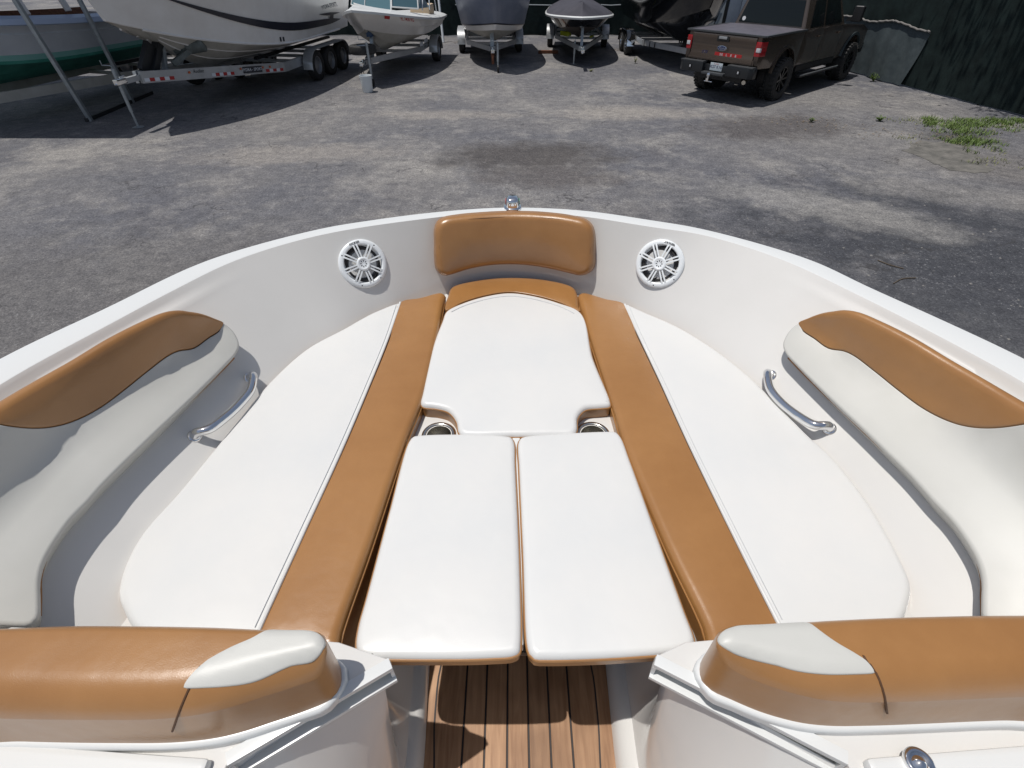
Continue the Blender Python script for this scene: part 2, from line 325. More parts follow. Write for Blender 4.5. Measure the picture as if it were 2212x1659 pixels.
def catmull(P, closed=False, step=0.012, extra=None):
    P = [np.asarray(p, float) for p in P]; n = len(P); out = []
    rng_ = range(n) if closed else range(n-1)
    for i in rng_:
        p1 = P[i]; p2 = P[(i+1) % n]
        p0 = P[(i-1) % n] if (closed or i > 0) else 2*p1-p2
        p3 = P[(i+2) % n] if (closed or i < n-2) else 2*p2-p1
        dim = 2 if extra == '2' else len(p1)
        def tj(a, b): return max(np.linalg.norm((b-a)[:dim])**0.5, 1e-4)
        t0 = 0; t1 = t0+tj(p0, p1); t2 = t1+tj(p1, p2); t3 = t2+tj(p2, p3)
        k = max(1, int(round(np.linalg.norm((p2-p1)[:dim])/step)))
        for j in range(k):
            t = t1+(t2-t1)*j/k
            A1 = (t1-t)/(t1-t0)*p0+(t-t0)/(t1-t0)*p1; A2 = (t2-t)/(t2-t1)*p1+(t-t1)/(t2-t1)*p2; A3 = (t3-t)/(t3-t2)*p2+(t-t2)/(t3-t2)*p3
            B1 = (t2-t)/(t2-t0)*A1+(t-t0)/(t2-t0)*A2; B2 = (t3-t)/(t3-t1)*A2+(t-t1)/(t3-t1)*A3
            out.append((t2-t)/(t2-t1)*B1+(t-t1)/(t2-t1)*B2)
    if not closed: out.append(P[-1])
    return np.array(out)
def resample(C, n):
    C = np.asarray(C); d = np.r_[0, np.cumsum(np.linalg.norm(np.diff(C, axis=0), axis=1))]
    t = np.linspace(0, d[-1], n); return np.stack([np.interp(t, d, C[:, k]) for k in range(C.shape[1])], 1)
def seg_dist(p, ring):
    a = ring; b = np.roll(ring, -1, 0); ab = b-a; L2 = (ab**2).sum(1)+1e-12
    ap = p[:, None, :]-a[None]; t = np.clip((ap*ab[None]).sum(2)/L2[None], 0, 1)
    return np.sqrt(((ap-t[..., None]*ab[None])**2).sum(2)).min(1)
def inside(p, ring):
    x, y = p[:, 0][:, None], p[:, 1][:, None]; a = ring; b = np.roll(ring, -1, 0)
    c = ((a[None, :, 1] > y) != (b[None, :, 1] > y)) & (x < (b[None, :, 0]-a[None, :, 0])*(y-a[None, :, 1])/(b[None, :, 1]-a[None, :, 1]+1e-12)+a[None, :, 0])
    return c.sum(1) % 2 == 1
def area2(r): return 0.5*np.sum(r[:, 0]*np.roll(r[:, 1], -1)-np.roll(r[:, 0], -1)*r[:, 1])
def inset(ring, d):
    e = np.roll(ring, -1, 0)-ring; e /= np.linalg.norm(e, axis=1)[:, None]+1e-12; nrm = np.stack([-e[:, 1], e[:, 0]], 1)
    a = nrm+np.roll(nrm, 1, 0); a /= np.linalg.norm(a, axis=1)[:, None]+1e-12; c = np.clip((a*nrm).sum(1), 0.6, 1)
    return ring+a*(d/c)[:, None]
def pad(pts, H, mp, crown=0.0, cl=0.05, g=0.03, r=0.02, h0=0.0, step=0.012, nr=5, corners=True):
    """upholstered pad: pts = closed outline [(u,v) or (u,v,r)], thickness H, rounded shoulder r. Returns (top MB, side MB, shoulder ring 3D)"""
    P = [np.array([p[0], p[1], (p[2] if len(p) > 2 else r)], float) for p in pts]
    C = catmull(P, True, step, extra='2'); ring = C[:, :2]; rr = np.clip(C[:, 2], 0.0005, 1)
    if area2(ring) < 0: ring = ring[::-1]; rr = rr[::-1]
    n = len(ring); top = MB(); side = MB(); rings = []; hs = []
    for k in range(nr+1):
        a = math.pi/2*k/nr; rings.append(inset(ring, rr*(1-math.cos(a)))); hs.append(h0+H-rr+rr*math.sin(a))
    inner = rings[-1]
    bb0 = inner.min(0); bb1 = inner.max(0)
    gx = np.arange(bb0[0], bb1[0], g); gy = np.arange(bb0[1], bb1[1], g*0.87)
    G = np.array([(x+(0.5*g if j % 2 else 0), y) for j, y in enumerate(gy) for x in gx])
    if len(G):
        G = G[inside(G, inner)]
        if len(G): G = G[seg_dist(G, inner) > g*0.55]
    allp = [Vector(p) for p in inner]+[Vector(p) for p in G]
    ov, oe, of, _, _, _ = delaunay_2d_cdt(allp, [(i, (i+1) % n) for i in range(n)], [], 1, 1e-7)
    ov = np.array([tuple(v) for v in ov]); d = seg_dist(ov, inner)
    hin = h0+H+crown*(1-np.exp(-(d/cl)))
    # edge verts keep the ring height
    mm = [mp(u, v, h) for (u, v), h in zip(ov, hin)]
    top.add(mm, [tuple(f) for f in of])
    rows = [[mp(*rings[k][i], hs[k][i]) for i in range(n)] for k in range(nr+1)]
    top.grid(rows, closed=True)
    side.grid([[mp(*ring[i], h0) for i in range(n)], rows[0]], closed=True)
    side.add([mp(*q, h0) for q in ring], [tuple(range(n-1, -1, -1))])
    return top, side, rows[0]
def weld(o, d=0.0004):
    bm = bmesh.new(); bm.from_mesh(o.data); bmesh.ops.remove_doubles(bm, verts=bm.verts, dist=d); bmesh.ops.recalc_face_normals(bm, faces=bm.faces); bm.to_mesh(o.data); bm.free()
    o.data.shade_smooth(); o.data.set_sharp_from_angle(angle=R(50)); return o
def text_mesh(txt, size, depth=0.0, shear=0.0, bold=0.0, spacing=1.0):
    cu = bpy.data.curves.new('lettering', 'FONT'); cu.body = txt; cu.size = size; cu.extrude = depth; cu.shear = shear; cu.offset = bold; cu.space_character = spacing
    cu.align_x = 'CENTER'; cu.align_y = 'CENTER'; cu.resolution_u = 2
    ob = bpy.data.objects.new('lettering', cu); COL.objects.link(ob); dg = bpy.context.evaluated_depsgraph_get(); me = bpy.data.meshes.new_from_object(ob.evaluated_get(dg))
    bpy.data.objects.remove(ob); return me
def put_text(name, txt, size, m, mtx, parent=None, **kw):
    me = text_mesh(txt, size, **kw); me.materials.clear(); me.materials.append(M[m]); me.transform(mtx); return link(name, me, parent)
def frame(o, x, y, z=None):
    x = Vector(x).normalized(); y = Vector(y); z = x.cross(y).normalized() if z is None else Vector(z).normalized(); y = z.cross(x).normalized()
    return Matrix(((x.x, y.x, z.x, o[0]), (x.y, y.y, z.y, o[1]), (x.z, y.z, z.z, o[2]), (0, 0, 0, 1)))


# ================================================================== GROUND
g = MB(); g.add([(-150, -60, 0), (150, -60, 0), (150, 250, 0), (-150, 250, 0)], [(0, 1, 2, 3)])
g.build('ground', 'asphalt', kind='structure')

# ================================================================== OWN BOAT (the bow we stand in)
boat = thing('bowrider_boat', 'white open bow motorboat seen from its cockpit with tan trimmed lounge seating, nearest boat', 'boat', (0, 0, 0))
RZ = 1.97; SZ = 1.72
def W2(pts, z): return [U(x, y, z) for x, y in pts]
rim_out = W2([(0, 774), (225, 667), (448, 562), (691, 494), (792, 477), (931, 459), (1089, 448), (1254, 454), (1404, 475), (1521, 495), (1754, 562), (1869, 616), (2047, 696), (2212, 774)], RZ)
rim_out = [np.array(p) for p in [(-1.42, -3.9, RZ), (-1.46, -2.0, RZ), (-1.47, -0.6, RZ), (-1.43, 0.3, RZ), (-1.36, 0.75, RZ)]]+rim_out+[np.array(p) for p in [(1.40, 0.70, RZ), (1.47, 0.3, RZ), (1.51, -0.6, RZ), (1.50, -2.0, RZ), (1.46, -3.9, RZ)]]
rim_in = W2([(0, 831), (225, 707), (387, 621), (510, 562), (691, 508), (931, 471), (1095, 457), (1254, 467), (1404, 490), (1521, 508), (1687, 560), (1869, 645), (2047, 736), (2212, 827)], RZ)
rim_in = [np.array(p) for p in [(-1.31, -0.6, RZ), (-1.30, 0.2, RZ), (-1.25, 0.65, RZ)]]+rim_in+[np.array(p) for p in [(1.29, 0.6, RZ), (1.34, 0.2, RZ), (1.35, -0.6, RZ)]]
base = W2([(240, 1250), (292, 1150), (372, 1060), (422, 1000), (572, 818), (654, 744), (737, 700), (770, 680), (805, 662), (863, 642), (967, 612), (1030, 599), (1100, 594), (1180, 598), (1247, 613), (1352, 645), (1474, 698), (1555, 748), (1638, 811), (1752, 927), (1813, 984), (1888, 1078), (1968, 1205)], SZ-0.01)
base = [np.array(p) for p in [(-0.97, -0.6, 1.71), (-0.95, 0.2, 1.71)]]+base+[np.array(p) for p in [(0.99, 0.2, 1.71), (1.01, -0.6, 1.71)]]
RO = catmull(rim_out, step=0.02); RI = catmull(rim_in, step=0.02); BA = catmull(base, step=0.02)
def halves(C, n=200):
    k = int(np.argmax(C[:, 1])); a = resample(C[:k+1], n); b = resample(C[k:], n); return np.vstack([a, b[1:]])
NW = 399
RIh, BAh = halves(RI), halves(BA)
def smooth(C, it=6):
    for _ in range(it): C = np.vstack([C[:1], (C[:-2]+2*C[1:-1]+C[2:])/4, C[-1:]])
    return C
RIh = smooth(RIh, 10); BAh = smooth(BAh, 10)
AA = np.linspace(-1, 1, NW)
def Wp(a, t):
    i = np.interp(a, AA, np.arange(NW)); lo = int(np.clip(math.floor(i), 0, NW-2)); f = i-lo
    top = RIh[lo]*(1-f)+RIh[lo+1]*f; bot = BAh[lo]*(1-f)+BAh[lo+1]*f
    return bot+(top-bot)*t
def Wn(a, t):
    e = 0.012; n = np.cross(Wp(a+e, t)-Wp(a-e, t), Wp(a, 1.0)-Wp(a, 0.0)); n /= np.linalg.norm(n)
    return n if (n[2] > 0) else -n
def W(a, t, h=0.0): return Wp(a, t)+Wn(a, t)*h
_ag = np.linspace(-0.98, 0.98, 197); _tg = np.linspace(-0.2, 1.1, 27)
_cache = {}
def Winv(dx, dy, h=0.0):
    if h not in _cache:
        pts = np.array([[W(a, t, h) for t in _tg] for a in _ag]); _cache[h] = PR(pts)
    D = _cache[h]; q = ((D-np.array([dx, dy]))**2).sum(-1); i, j = np.unravel_index(np.argmin(q), q.shape); a, t = _ag[i], _tg[j]
    for _ in range(8):
        e = 1e-3; p0 = PR(W(a, t, h)); ja = (PR(W(a+e, t, h))-p0)/e; jt = (PR(W(a, t+e, h))-p0)/e
        s = np.linalg.lstsq(np.stack([ja, jt], 1), np.array([dx, dy])-p0, rcond=None)[0]; s = np.clip(s, -0.05, 0.05); a += s[0]; t += s[1]
        a = float(np.clip(a, -0.985, 0.985)); t = float(np.clip(t, -0.3, 1.15))
    return a, t
# gunwale cap
def outward(C, d, z):
    t = np.gradient(C, axis=0); n = np.stack([t[:, 1], -t[:, 0], 0*t[:, 0]], 1); n /= np.linalg.norm(n, axis=1)[:, None]
    if n[len(n)//2][1] < 0: n = -n
    q = C+n*d; q[:, 2] = z; return q
ROs = smooth(resample(RO, 500), 8)
k0, k1 = None, None
ROf = smooth(halves(catmull([p for p in rim_out if p[1] > -0.7], step=0.02)), 10)
cap = MB()
cap.grid([outward(ROf, 0.006, RZ-0.055), outward(ROf, 0.010, RZ-0.02), outward(ROf, 0.006, RZ-0.006), outward(ROf, -0.002, RZ), outward(RIh, 0.008, RZ+0.001), outward(RIh, 0.002, RZ-0.001), outward(RIh, 0.0, RZ-0.008)])
cap.build('gunwale_cap', 'gel_trim', boat, angle=25)
# liner wall
wl = MB(); rows = []
side_w = np.clip((np.abs(AA)-0.30)/0.22, 0, 1)**2
for k, t in enumerate([1.0, 0.975, 0.95, 0.92, 0.89, 0.86, 0.83, 0.80, 0.76, 0.7, 0.6, 0.5, 0.4, 0.3, 0.2, 0.1, 0.0, -0.12, -0.3]):
    row = []
    for i, a in enumerate(AA):
        grv = -0.018*math.exp(-((t-0.93)/0.035)**2)+0.014*math.exp(-((t-0.855)/0.03)**2)
        row.append(W(a, t, grv*side_w[i]-(0.008 if k == 0 else 0)*0))
    rows.append(row)
wl.grid(rows); wl.build('inner_liner', 'gel', boat, angle=60)
# shelf under the cushions, with the walkway and its side panels
FZ = 1.25; LZ = 1.668
sh = MB()
cut = [(-0.262, 0.92), (-0.20, 0.965), (0.20, 0.965), (0.275, 0.92)]
left = [tuple(p[:2]) for p in BAh[::10] if p[1] > 0.40]
bm_pts = left
outer = [(-0.93, 0.40)]+[(p[0]*1.01, p[1]*1.005) for p in bm_pts]+[(0.95, 0.40)]
poly = outer+[(0.395, 0.40), (0.335, 0.92), (0.20, 0.965), (-0.19, 0.965), (-0.325, 0.92), (-0.395, 0.40)]
CUPS = [U(948, 938, 1.67), U(1281, 937, 1.67)]
pv = [Vector(p[:2]) for p in poly]; pe = [(i, (i+1) % len(poly)) for i in range(len(poly))]
for c in CUPS:
    k = len(pv); pv += [Vector((c[0]+0.036*math.cos(2*math.pi*i/24), c[1]+0.036*math.sin(2*math.pi*i/24))) for i in range(24)]; pe += [(k+i, k+(i+1) % 24) for i in range(24)]
PA = np.array(poly); ov, _, of, _, _, _ = delaunay_2d_cdt(pv, pe, [], 0, 1e-7)
keep = []
for f in of:
    m_ = np.mean([tuple(ov[i]) for i in f], axis=0)
    if inside(m_[None], PA)[0] and all(np.hypot(*(m_-c[:2])) > 0.0355 for c in CUPS): keep.append(tuple(f))
sh.add([(v[0], v[1], LZ) for v in ov], keep); sh.grid([[(x, y, LZ-0.02) for x, y in poly], [(x, y, LZ) for x, y in poly]], closed=True)
sh.build('seat_shelf', 'gel', boat, angle=30)
# walkway side panels: bottom edge along the teak, a rounded toe, then up to the shelf / console rail
def panel(sgn, bot, toe, top, name='walkway_panel'):
    b = MB(); B = catmull(bot, step=0.02); n = 60; B = resample(B, n); T = resample(catmull(toe, step=0.02), n); Q = resample(np.array(top, float), n)
    rows = [B]
    for k in range(1, 5):
        a = math.pi/2*k/4; rows.append(B+(T-B)*np.array([1-math.cos(a)*1.0, 1-math.cos(a), math.sin(a)]))
    rows[-1] = T
    for f in (0.03, 0.1, 0.25, 0.45, 0.65, 0.85, 1.0): rows.append(T+(Q-T)*f)
    b.grid(rows); return b.build(name, 'gel', boat, angle=60)
xr = 0.256; xl = -0.218
panel(1, [(0.262, -0.9, FZ), (0.257, -0.1, FZ), (0.252, 0.30, FZ), (0.258, 0.50, FZ), (0.262, 0.80, FZ), (0.2, 0.95, FZ)],
      [(0.315, -0.9, FZ+0.05), (0.305, -0.1, FZ+0.05), (0.297, 0.28, FZ+0.05), (0.300, 0.44, FZ+0.05), (0.296, 0.80, FZ+0.05), (0.2, 0.965, FZ+0.05)],
      [(0.62, -0.9, 1.775), (0.60, -0.05, 1.775), (0.525, 0.195, 1.775), (0.272, 0.342, 1.775), (0.290, 0.372, 1.77), (0.395, 0.39, 1.652), (0.335, 0.90, 1.652), (0.2, 0.965, 1.652)])
panel(-1, [(-0.20, -0.9, FZ), (-0.207, -0.1, FZ), (-0.214, 0.30, FZ), (-0.226, 0.50, FZ), (-0.24, 0.80, FZ), (-0.19, 0.95, FZ)],
      [(-0.245, -0.9, FZ+0.05), (-0.247, -0.1, FZ+0.05), (-0.25, 0.28, FZ+0.05), (-0.256, 0.44, FZ+0.05), (-0.262, 0.80, FZ+0.05), (-0.19, 0.965, FZ+0.05)],
      [(-0.54, -0.9, 1.775), (-0.52, -0.05, 1.775), (-0.445, 0.20, 1.775), (-0.232, 0.342, 1.775), (-0.250, 0.372, 1.77), (-0.395, 0.39, 1.652), (-0.325, 0.90, 1.652), (-0.19, 0.965, 1.652)])
# floor: black caulked base, planks one by one
fl = MB(); fl.prism([(-0.30, -0.9), (0.33, -0.9), (0.31, 1.0), (-0.28, 1.0)], lambda u, v: (u, v, FZ-0.05), lambda u, v: (u, v, FZ-0.003))
floor = fl.build('cockpit_floor', 'caulk', boat)
jx = [-0.205, -0.1235, -0.0685, -0.0120, 0.0420, 0.0965, 0.1510, 0.2300]
def xend(x):  # planks stop where the margin board curves in under the seats
    return 0.66-max(0, abs(x-0.015)-0.13)*1.3
for i in range(len(jx)-1):
    a, b_ = jx[i]+0.0026, jx[i+1]-0.0026
    p = MB(); p.prism([(a, -0.9), (b_, -0.9), (b_, xend(b_)), (a, xend(a))], lambda u, v: (u, v, FZ-0.004), lambda u, v: (u, v, FZ)); p.build('plank', 'teak', floor, bevel=0.0008, seg=1)
for s in (-1, 1):
    C = catmull([((0.208 if s > 0 else -0.180), -0.9), ((0.214 if s > 0 else -0.183), 0.25), ((0.224 if s > 0 else -0.198), 0.42), ((0.214 if s > 0 else -0.188), 0.56), ((0.13 if s > 0 else -0.10), 0.68), (0.015, 0.70)], step=0.03)
    D2 = [(x+(0.070 if s > 0 else -0.070), y+0.02) for x, y in C]
    D2[-1] = (0.015, 0.79); D2[-2] = (D2[-2][0]-(0.03*s), 0.78)
    p = MB(); p.grid([[(x, y, FZ+0.0012) for x, y, *_ in C], [(x, y, FZ+0.0012) for x, y in D2]]); p.build('margin_plank', 'teak', floor)
    t_ = np.gradient(np.array(C), axis=0); n_ = np.stack([t_[:, 1], -t_[:, 0]], 1); n_ /= np.linalg.norm(n_, axis=1)[:, None]
    Ci = np.array(C)+n_*0.0042*(-s if n_[0][0]*s > 0 else s)*(1 if True else 1)
    p = MB(); p.grid([[(x, y, FZ+0.0016) for x, y in Ci], [(x, y, FZ+0.0016) for x, y, *_ in C]]); p.build('caulk_line', 'caulk', floor)

# ---- cushions ------------------------------------------------------------
def flat(z0): return lambda u, v, h: (u, v, z0+h)
def U2(pts, z=SZ, r=None):
    out = []
    for p in pts:
        q = U(p[0], p[1], z); out.append((q[0], q[1])+((p[2],) if len(p) > 2 else ()))
    return out
def stitched(parent, pts, z=SZ, h=0.0016, off=0.0, r=0.0011, m='thread_white', name='seam_stitching'):
    C = catmull([np.array(U(p[0], p[1], z)) for p in pts], step=0.02)
    t = np.gradient(C, axis=0); n = np.stack([t[:, 1], -t[:, 0]], 1); n /= np.linalg.norm(n, axis=1)[:, None]; C[:, :2] += n*off; C[:, 2] = z+h
    b = MB(); b.tube(C, r, 6); return b.build(name, m, parent)
HC = SZ-LZ
def cushion_thing(name, label, cat, cx, cy, group=None): return thing(name, label, cat, (cx, cy, LZ), 0, group)
def add_pad(parent, pts, H, mp, top_m, side_m, origin, names=('top_panel', 'side_band'), piping=None, **kw):
    t, s, ring = pad(pts, H, mp, **kw); o = origin
    ot = t.build(names[0], top_m, parent, origin=o, recalc=True); ot.location = (0, 0, 0); weld(ot)
    os_ = s.build(names[1], side_m, parent, origin=o); os_.location = (0, 0, 0)
    if piping:
        b = MB(); b.tube(ring, piping[0], 6, closed=True); op = b.build('piping', piping[1], parent, origin=o); op.location = (0, 0, 0)
    return ot, os_
sr = 0.020; sm = 0.0035
# left side cushion
def side_cushion(side):
    if side < 0:
        lab = 'long white and tan side seat cushion along the left side of the bow'
        band = [(867, 651, sm), (905, 640, sr), (950, 629, sr), (961, 632, sr), (958, 650, sr), (916, 846, sr), (875, 951, sr), (798, 1180, sr), (735, 1360, sr), (728, 1392, sr), (712, 1402, sr), (640, 1399, sr), (560, 1392, sr), (552, 1385, sm), (565, 1357, sm), (655, 1160, sm), (743, 968, sm), (803, 827, sm), (841, 733, sm)]
        white = [(864, 652, sr), (838, 733, sm), (800, 827, sm), (740, 968, sm), (652, 1160, sm), (562, 1357, sm), (549, 1384, sm), (530, 1398, sr), (440, 1396, sr), (330, 1386, sr), (284, 1356, sr), (262, 1318, sr), (250, 1280, sr), (262, 1225, sr), (302, 1150, sr), (382, 1060, sr), (432, 1000, sr), (510, 905, sr), (582, 820, sr), (663, 749, sr), (743, 706, sr), (778, 686, sr), (812, 669, sr)]
        seam = [(862, 660), (838, 733), (800, 827), (740, 968), (652, 1160), (562, 1357)]
    else:
        lab = 'long white and tan side seat cushion along the right side of the bow'
        band = [(1347, 655, sm), (1310, 642, sr), (1262, 629, sr), (1250, 632, sr), (1252, 650, sr), (1321, 865, sr), (1351, 962, sr), (1440, 1175, sr), (1523, 1350, sr), (1534, 1392, sr), (1550, 1402, sr), (1640, 1398, sr), (1695, 1392, sr), (1700, 1385, sm), (1675, 1340, sm), (1609, 1210, sm), (1490, 968, sm), (1422, 820, sm), (1377, 726, sm)]
        white = [(1350, 655, sr), (1380, 726, sm), (1425, 820, sm), (1493, 968, sm), (1612, 1210, sm), (1678, 1340, sm), (1703, 1384, sm), (1720, 1398, sr), (1800, 1394, sr), (1905, 1382, sr), (1955, 1338, sr), (1970, 1300, sr), (1974, 1263, sr), (1953, 1210, sr), (1878, 1080, sr), (1804, 988, sr), (1743, 931, sr), (1629, 817, sr), (1548, 753, sr), (1468, 704, sr), (1405, 676, sr)]
        seam = [(1354, 665), (1380, 726), (1425, 820), (1493, 968), (1612, 1210), (1678, 1340)]
    o = U(*( (600, 1000) if side < 0 else (1600, 1000)), z=SZ)[:2]
    t = cushion_thing('seat_cushion', lab, 'cushion', o[0], o[1], 'side seat cushions in the bow'); org = (o[0], o[1], LZ)
    add_pad(t, U2(band), HC, flat(LZ), 'vinyl_tan', 'vinyl_tan', org, ('tan_band', 'tan_side'), crown=0.004, g=0.04)
    add_pad(t, U2(white), HC, flat(LZ), 'vinyl_white', 'vinyl_tan', org, ('white_panel', 'outer_side'), crown=0.006, g=0.045, cl=0.08)
    for k, off in ((0, 0.011),):
        s = stitched(t, seam, h=0.0022, off=off*(1 if side < 0 else -1), r=0.0009)
        s.data.transform(Matrix.Translation((-org[0], -org[1], -org[2])))
    C = catmull([np.array(U(p[0]+(-1.5 if side < 0 else 1.5), p[1], SZ)) for p in ([(866, 653)]+seam[1:]+[(551, 1384)] if side < 0 else [(1348, 657)]+seam[1:]+[(1701, 1384)])], step=0.02); C[:, 2] = SZ-0.0012
    b = MB(); b.tube(C, 0.0046, 8); b.build('white_piping', 'vinyl_white', t, origin=org).location = (0, 0, 0)
    C = catmull([np.array(U(p[0], p[1], SZ)) for p in band[3:11]], step=0.02); dxo = 0.0015 if side < 0 else -0.0015
    b = MB(); b.grid([[(p[0]+dxo, p[1], SZ-0.020) for p in C], [(p[0]+dxo*1.5, p[1]-0.001, SZ-0.05) for p in C], [(p[0]-dxo, p[1], 1.600) for p in C]]); b.build('tan_skirt', 'vinyl_tan', t, origin=org).location = (0, 0, 0)
    # double welt on the tan band's inner edge
    C = catmull([np.array(U(p[0], p[1], SZ)) for p in band[3:10]], step=0.02); C[:, 2] = SZ-0.022; C[:, 0] += 0.001*(1 if side < 0 else -1)
    b = MB(); b.tube(C, 0.0022, 6); b.build('welt', 'vinyl_tan', t, origin=org).location = (0, 0, 0)
    return t
side_cushion(-1); side_cushion(1)
# forward filler with cut corners
ff = [(967, 634), (976, 617), (1030, 603), (1100, 597), (1180, 602), (1238, 617), (1249, 634), (1252, 660), (1282, 770), (1319, 862), (1319, 872), (1300, 875), (1266, 879), (1249, 897), (1247, 925), (1240, 934), (1200, 936), (1110, 937), (1000, 936), (990, 928), (985, 905), (968, 884), (940, 876), (914, 873), (908, 867), (912, 845), (936, 740), (960, 665)]
o = U(1100, 780, SZ); t = cushion_thing('filler_cushion', 'white bow cushion with tan front band and two notched rear corners around the cup holders', 'cushion', o[0], o[1]); org = (o[0], o[1], LZ)
white = [(966, 672, sm), (1000, 655, sm), (1050, 640, sm), (1100, 633, sm), (1150, 639, sm), (1205, 654, sm), (1252, 674, sm)]+[(a, b, 0.016) for a, b in ff[8:]]
white = white[:-1]+[(955, 690, 0.016)]
bandf = [(964, 669, sm)]+[(a, b, 0.018) for a, b in ff[0:8]]+[(1254, 671, sm), (1206, 651, sm), (1150, 636, sm), (1100, 630, sm), (1050, 637, sm), (1000, 652, sm)]
add_pad(t, U2(white), HC, flat(LZ), 'vinyl_white', 'vinyl_tan', org, ('white_panel', 'tan_side'), crown=0.006, g=0.04, piping=(0.0028, 'vinyl_tan'), step=0.009)
add_pad(t, U2(bandf), HC, flat(LZ), 'vinyl_tan', 'vinyl_tan', org, ('tan_band', 'tan_front_side'), crown=0.003, g=0.03, step=0.009)
s = stitched(t, [(975, 675), (1000, 663), (1050, 648), (1100, 641), (1150, 647), (1205, 662), (1240, 678)], h=0.003); s.data.transform(Matrix.Translation((-org[0], -org[1], -org[2])))
# the two rear fillers
for side, pts in ((-1, [(882, 950), (892, 939), (910, 936), (1000, 934), (1092, 938), (1105, 941), (1111, 952), (1113, 1000), (1122, 1200), (1125, 1385), (1122, 1405), (1108, 1413), (1060, 1417), (1000, 1419), (860, 1419), (795, 1418), (774, 1411), (767, 1392), (772, 1350), (790, 1285), (840, 1100)]),
                  (1, [(1119, 955), (1124, 943), (1134, 939), (1220, 932), (1310, 928), (1330, 929), (1342, 940), (1362, 990), (1420, 1150), (1478, 1310), (1500, 1368), (1503, 1385), (1497, 1396), (1470, 1405), (1380, 1413), (1300, 1418), (1180, 1421), (1155, 1419), (1144, 1408), (1138, 1385), (1130, 1200), (1121, 1000)])):
    q = U(*((950, 1180) if side < 0 else (1300, 1180)), z=SZ); zb = SZ-0.042
    t = thing('filler_cushion', ('white tan piped rear filler cushion over the walkway, left of the centre split' if side < 0 else 'white tan piped rear filler cushion over the walkway, right of the centre split'), 'cushion', (q[0], q[1], zb), 0, 'rear filler cushions')
    org = (q[0], q[1], zb)
    add_pad(t, U2(pts), 0.042, flat(zb), 'vinyl_white', 'vinyl_tan', org, ('white_panel', 'tan_side'), r=0.015, crown=0.003, cl=0.06, g=0.04, piping=(0.0034, 'vinyl_tan'), step=0.009)
# white divider strip seen in the split + support board under the fillers, black to paint the gaps as shade
b = MB(); b.box((0.012, 0.70, SZ-0.030), (0.022, 0.58, 0.03)); b.build('filler_divider', 'gel_trim', boat, bevel=0.004)
b = MB(); b.box((0.006, 0.675, SZ-0.062), (0.615, 0.53, 0.018)); b.build('shade_support_board', 'black', boat, bevel=0.004)
# cup holders
for side, (dx, dy) in ((-1, (948, 938)), (1, (1281, 937))):
    c = U(dx, dy, LZ+0.002)
    b = MB(); mt = Matrix.Translation((c[0], c[1], LZ))
    b.lathe([(0.0355, -0.07), (0.0375, -0.002), (0.0385, 0.0025), (0.042, 0.0042), (0.0485, 0.0034), (0.051, 0.0006)], 40, mt)
    b.lathe([(0.0001, -0.068), (0.0355, -0.068)], 40, mt); b.build('cup_holder', 'brushed', boat, angle=60)

# ---- upholstered bolsters on the liner wall -------------------------------
def wall_pad(parent, name, pts, H, m_top, m_side, r=0.02, hinv=None, names=None, rolled=False, **kw):
    """outline points in photograph bearings laid on the wall surface"""
    hi = H if hinv is None else hinv
    q = [(Winv2 if rolled else Winv)(p[0], p[1], hi) for p in pts]; ac, tc_ = np.mean([x[0] for x in q]), np.mean([x[1] for x in q])
    e = 1e-2; su = np.linalg.norm(Wp(ac+e, tc_)-Wp(ac-e, tc_))/(2*e); sv = np.linalg.norm(Wp(ac, 1)-Wp(ac, 0))
    uv = [(a*su, t_*sv)+((p[2],) if len(p) > 2 else ()) for (a, t_), p in zip(q, pts)]
    mp = (lambda u, v, h: W(u/su, v/sv, h*(1-(1-taper(u/su))*float(np.clip((0.85-v/sv)/0.5, 0, 1)))+roll(v/sv)*min(1, h/H+0.35))) if rolled else (lambda u, v, h: W(u/su, v/sv, h))
    t, s, ring = pad(uv, H, mp, r=r, **kw)
    nm = names or ('face_panel', 'edge_band')
    ot = weld(t.build(nm[0], m_top, parent)); os_ = s.build(nm[1], m_side, parent)
    return ot, ring
front_pts = [(945, 560), (944, 535), (943, 500), (949, 484), (962, 475), (990, 470), (1050, 465), (1110, 463), (1170, 465), (1230, 471), (1262, 479), (1275, 492), (1280, 515), (1279, 550), (1277, 578), (1268, 592), (1250, 598), (1230, 594), (1185, 584), (1140, 577), (1105, 575), (1060, 577), (1015, 585), (975, 597), (962, 598), (951, 590)]
bk = MB()
fb = bpy.data.objects.new('front_backrest', None); COL.objects.link(fb); fb.parent = boat
wall_pad(fb, 'p', [(a, b, 0.026) for a, b in front_pts], 0.052, 'vinyl_tan', 'vinyl_tan', crown=0.010, cl=0.05, g=0.022, step=0.008)
A_END = (abs(Winv(2128, 1290, 0.02)[0])+abs(Winv(2208-2128, 1290, 0.02)[0]))/2
def taper(a): x = float(np.clip((A_END-abs(a))/0.13, 0, 1)); return 1.0
def roll(t, A=0.090): x = float(np.clip((t-0.50)/0.28, 0, 1)); return A*x*x*(3-2*x)
def Winv2(dx, dy, h):
    a, t = Winv(dx, dy, 0.058)
    for _ in range(25):
        hf = lambda a_, t_: h*(taper(a_) if t_ < 0.6 else 1)+roll(t_)
        e = 1e-3; p0 = PR(W(a, t, hf(a, t))); ja = (PR(W(a+e, t, hf(a+e, t)))-p0)/e; jt = (PR(W(a, t+e, hf(a, t+e)))-p0)/e
        s = np.linalg.lstsq(np.stack([ja, jt], 1), np.array([dx, dy])-p0, rcond=None)[0]; s = np.clip(s, -0.03, 0.03); a += s[0]; t += s[1]
        a = float(np.clip(a, -0.985, 0.985)); t = float(np.clip(t, -0.3, 1.15))
    return a, t
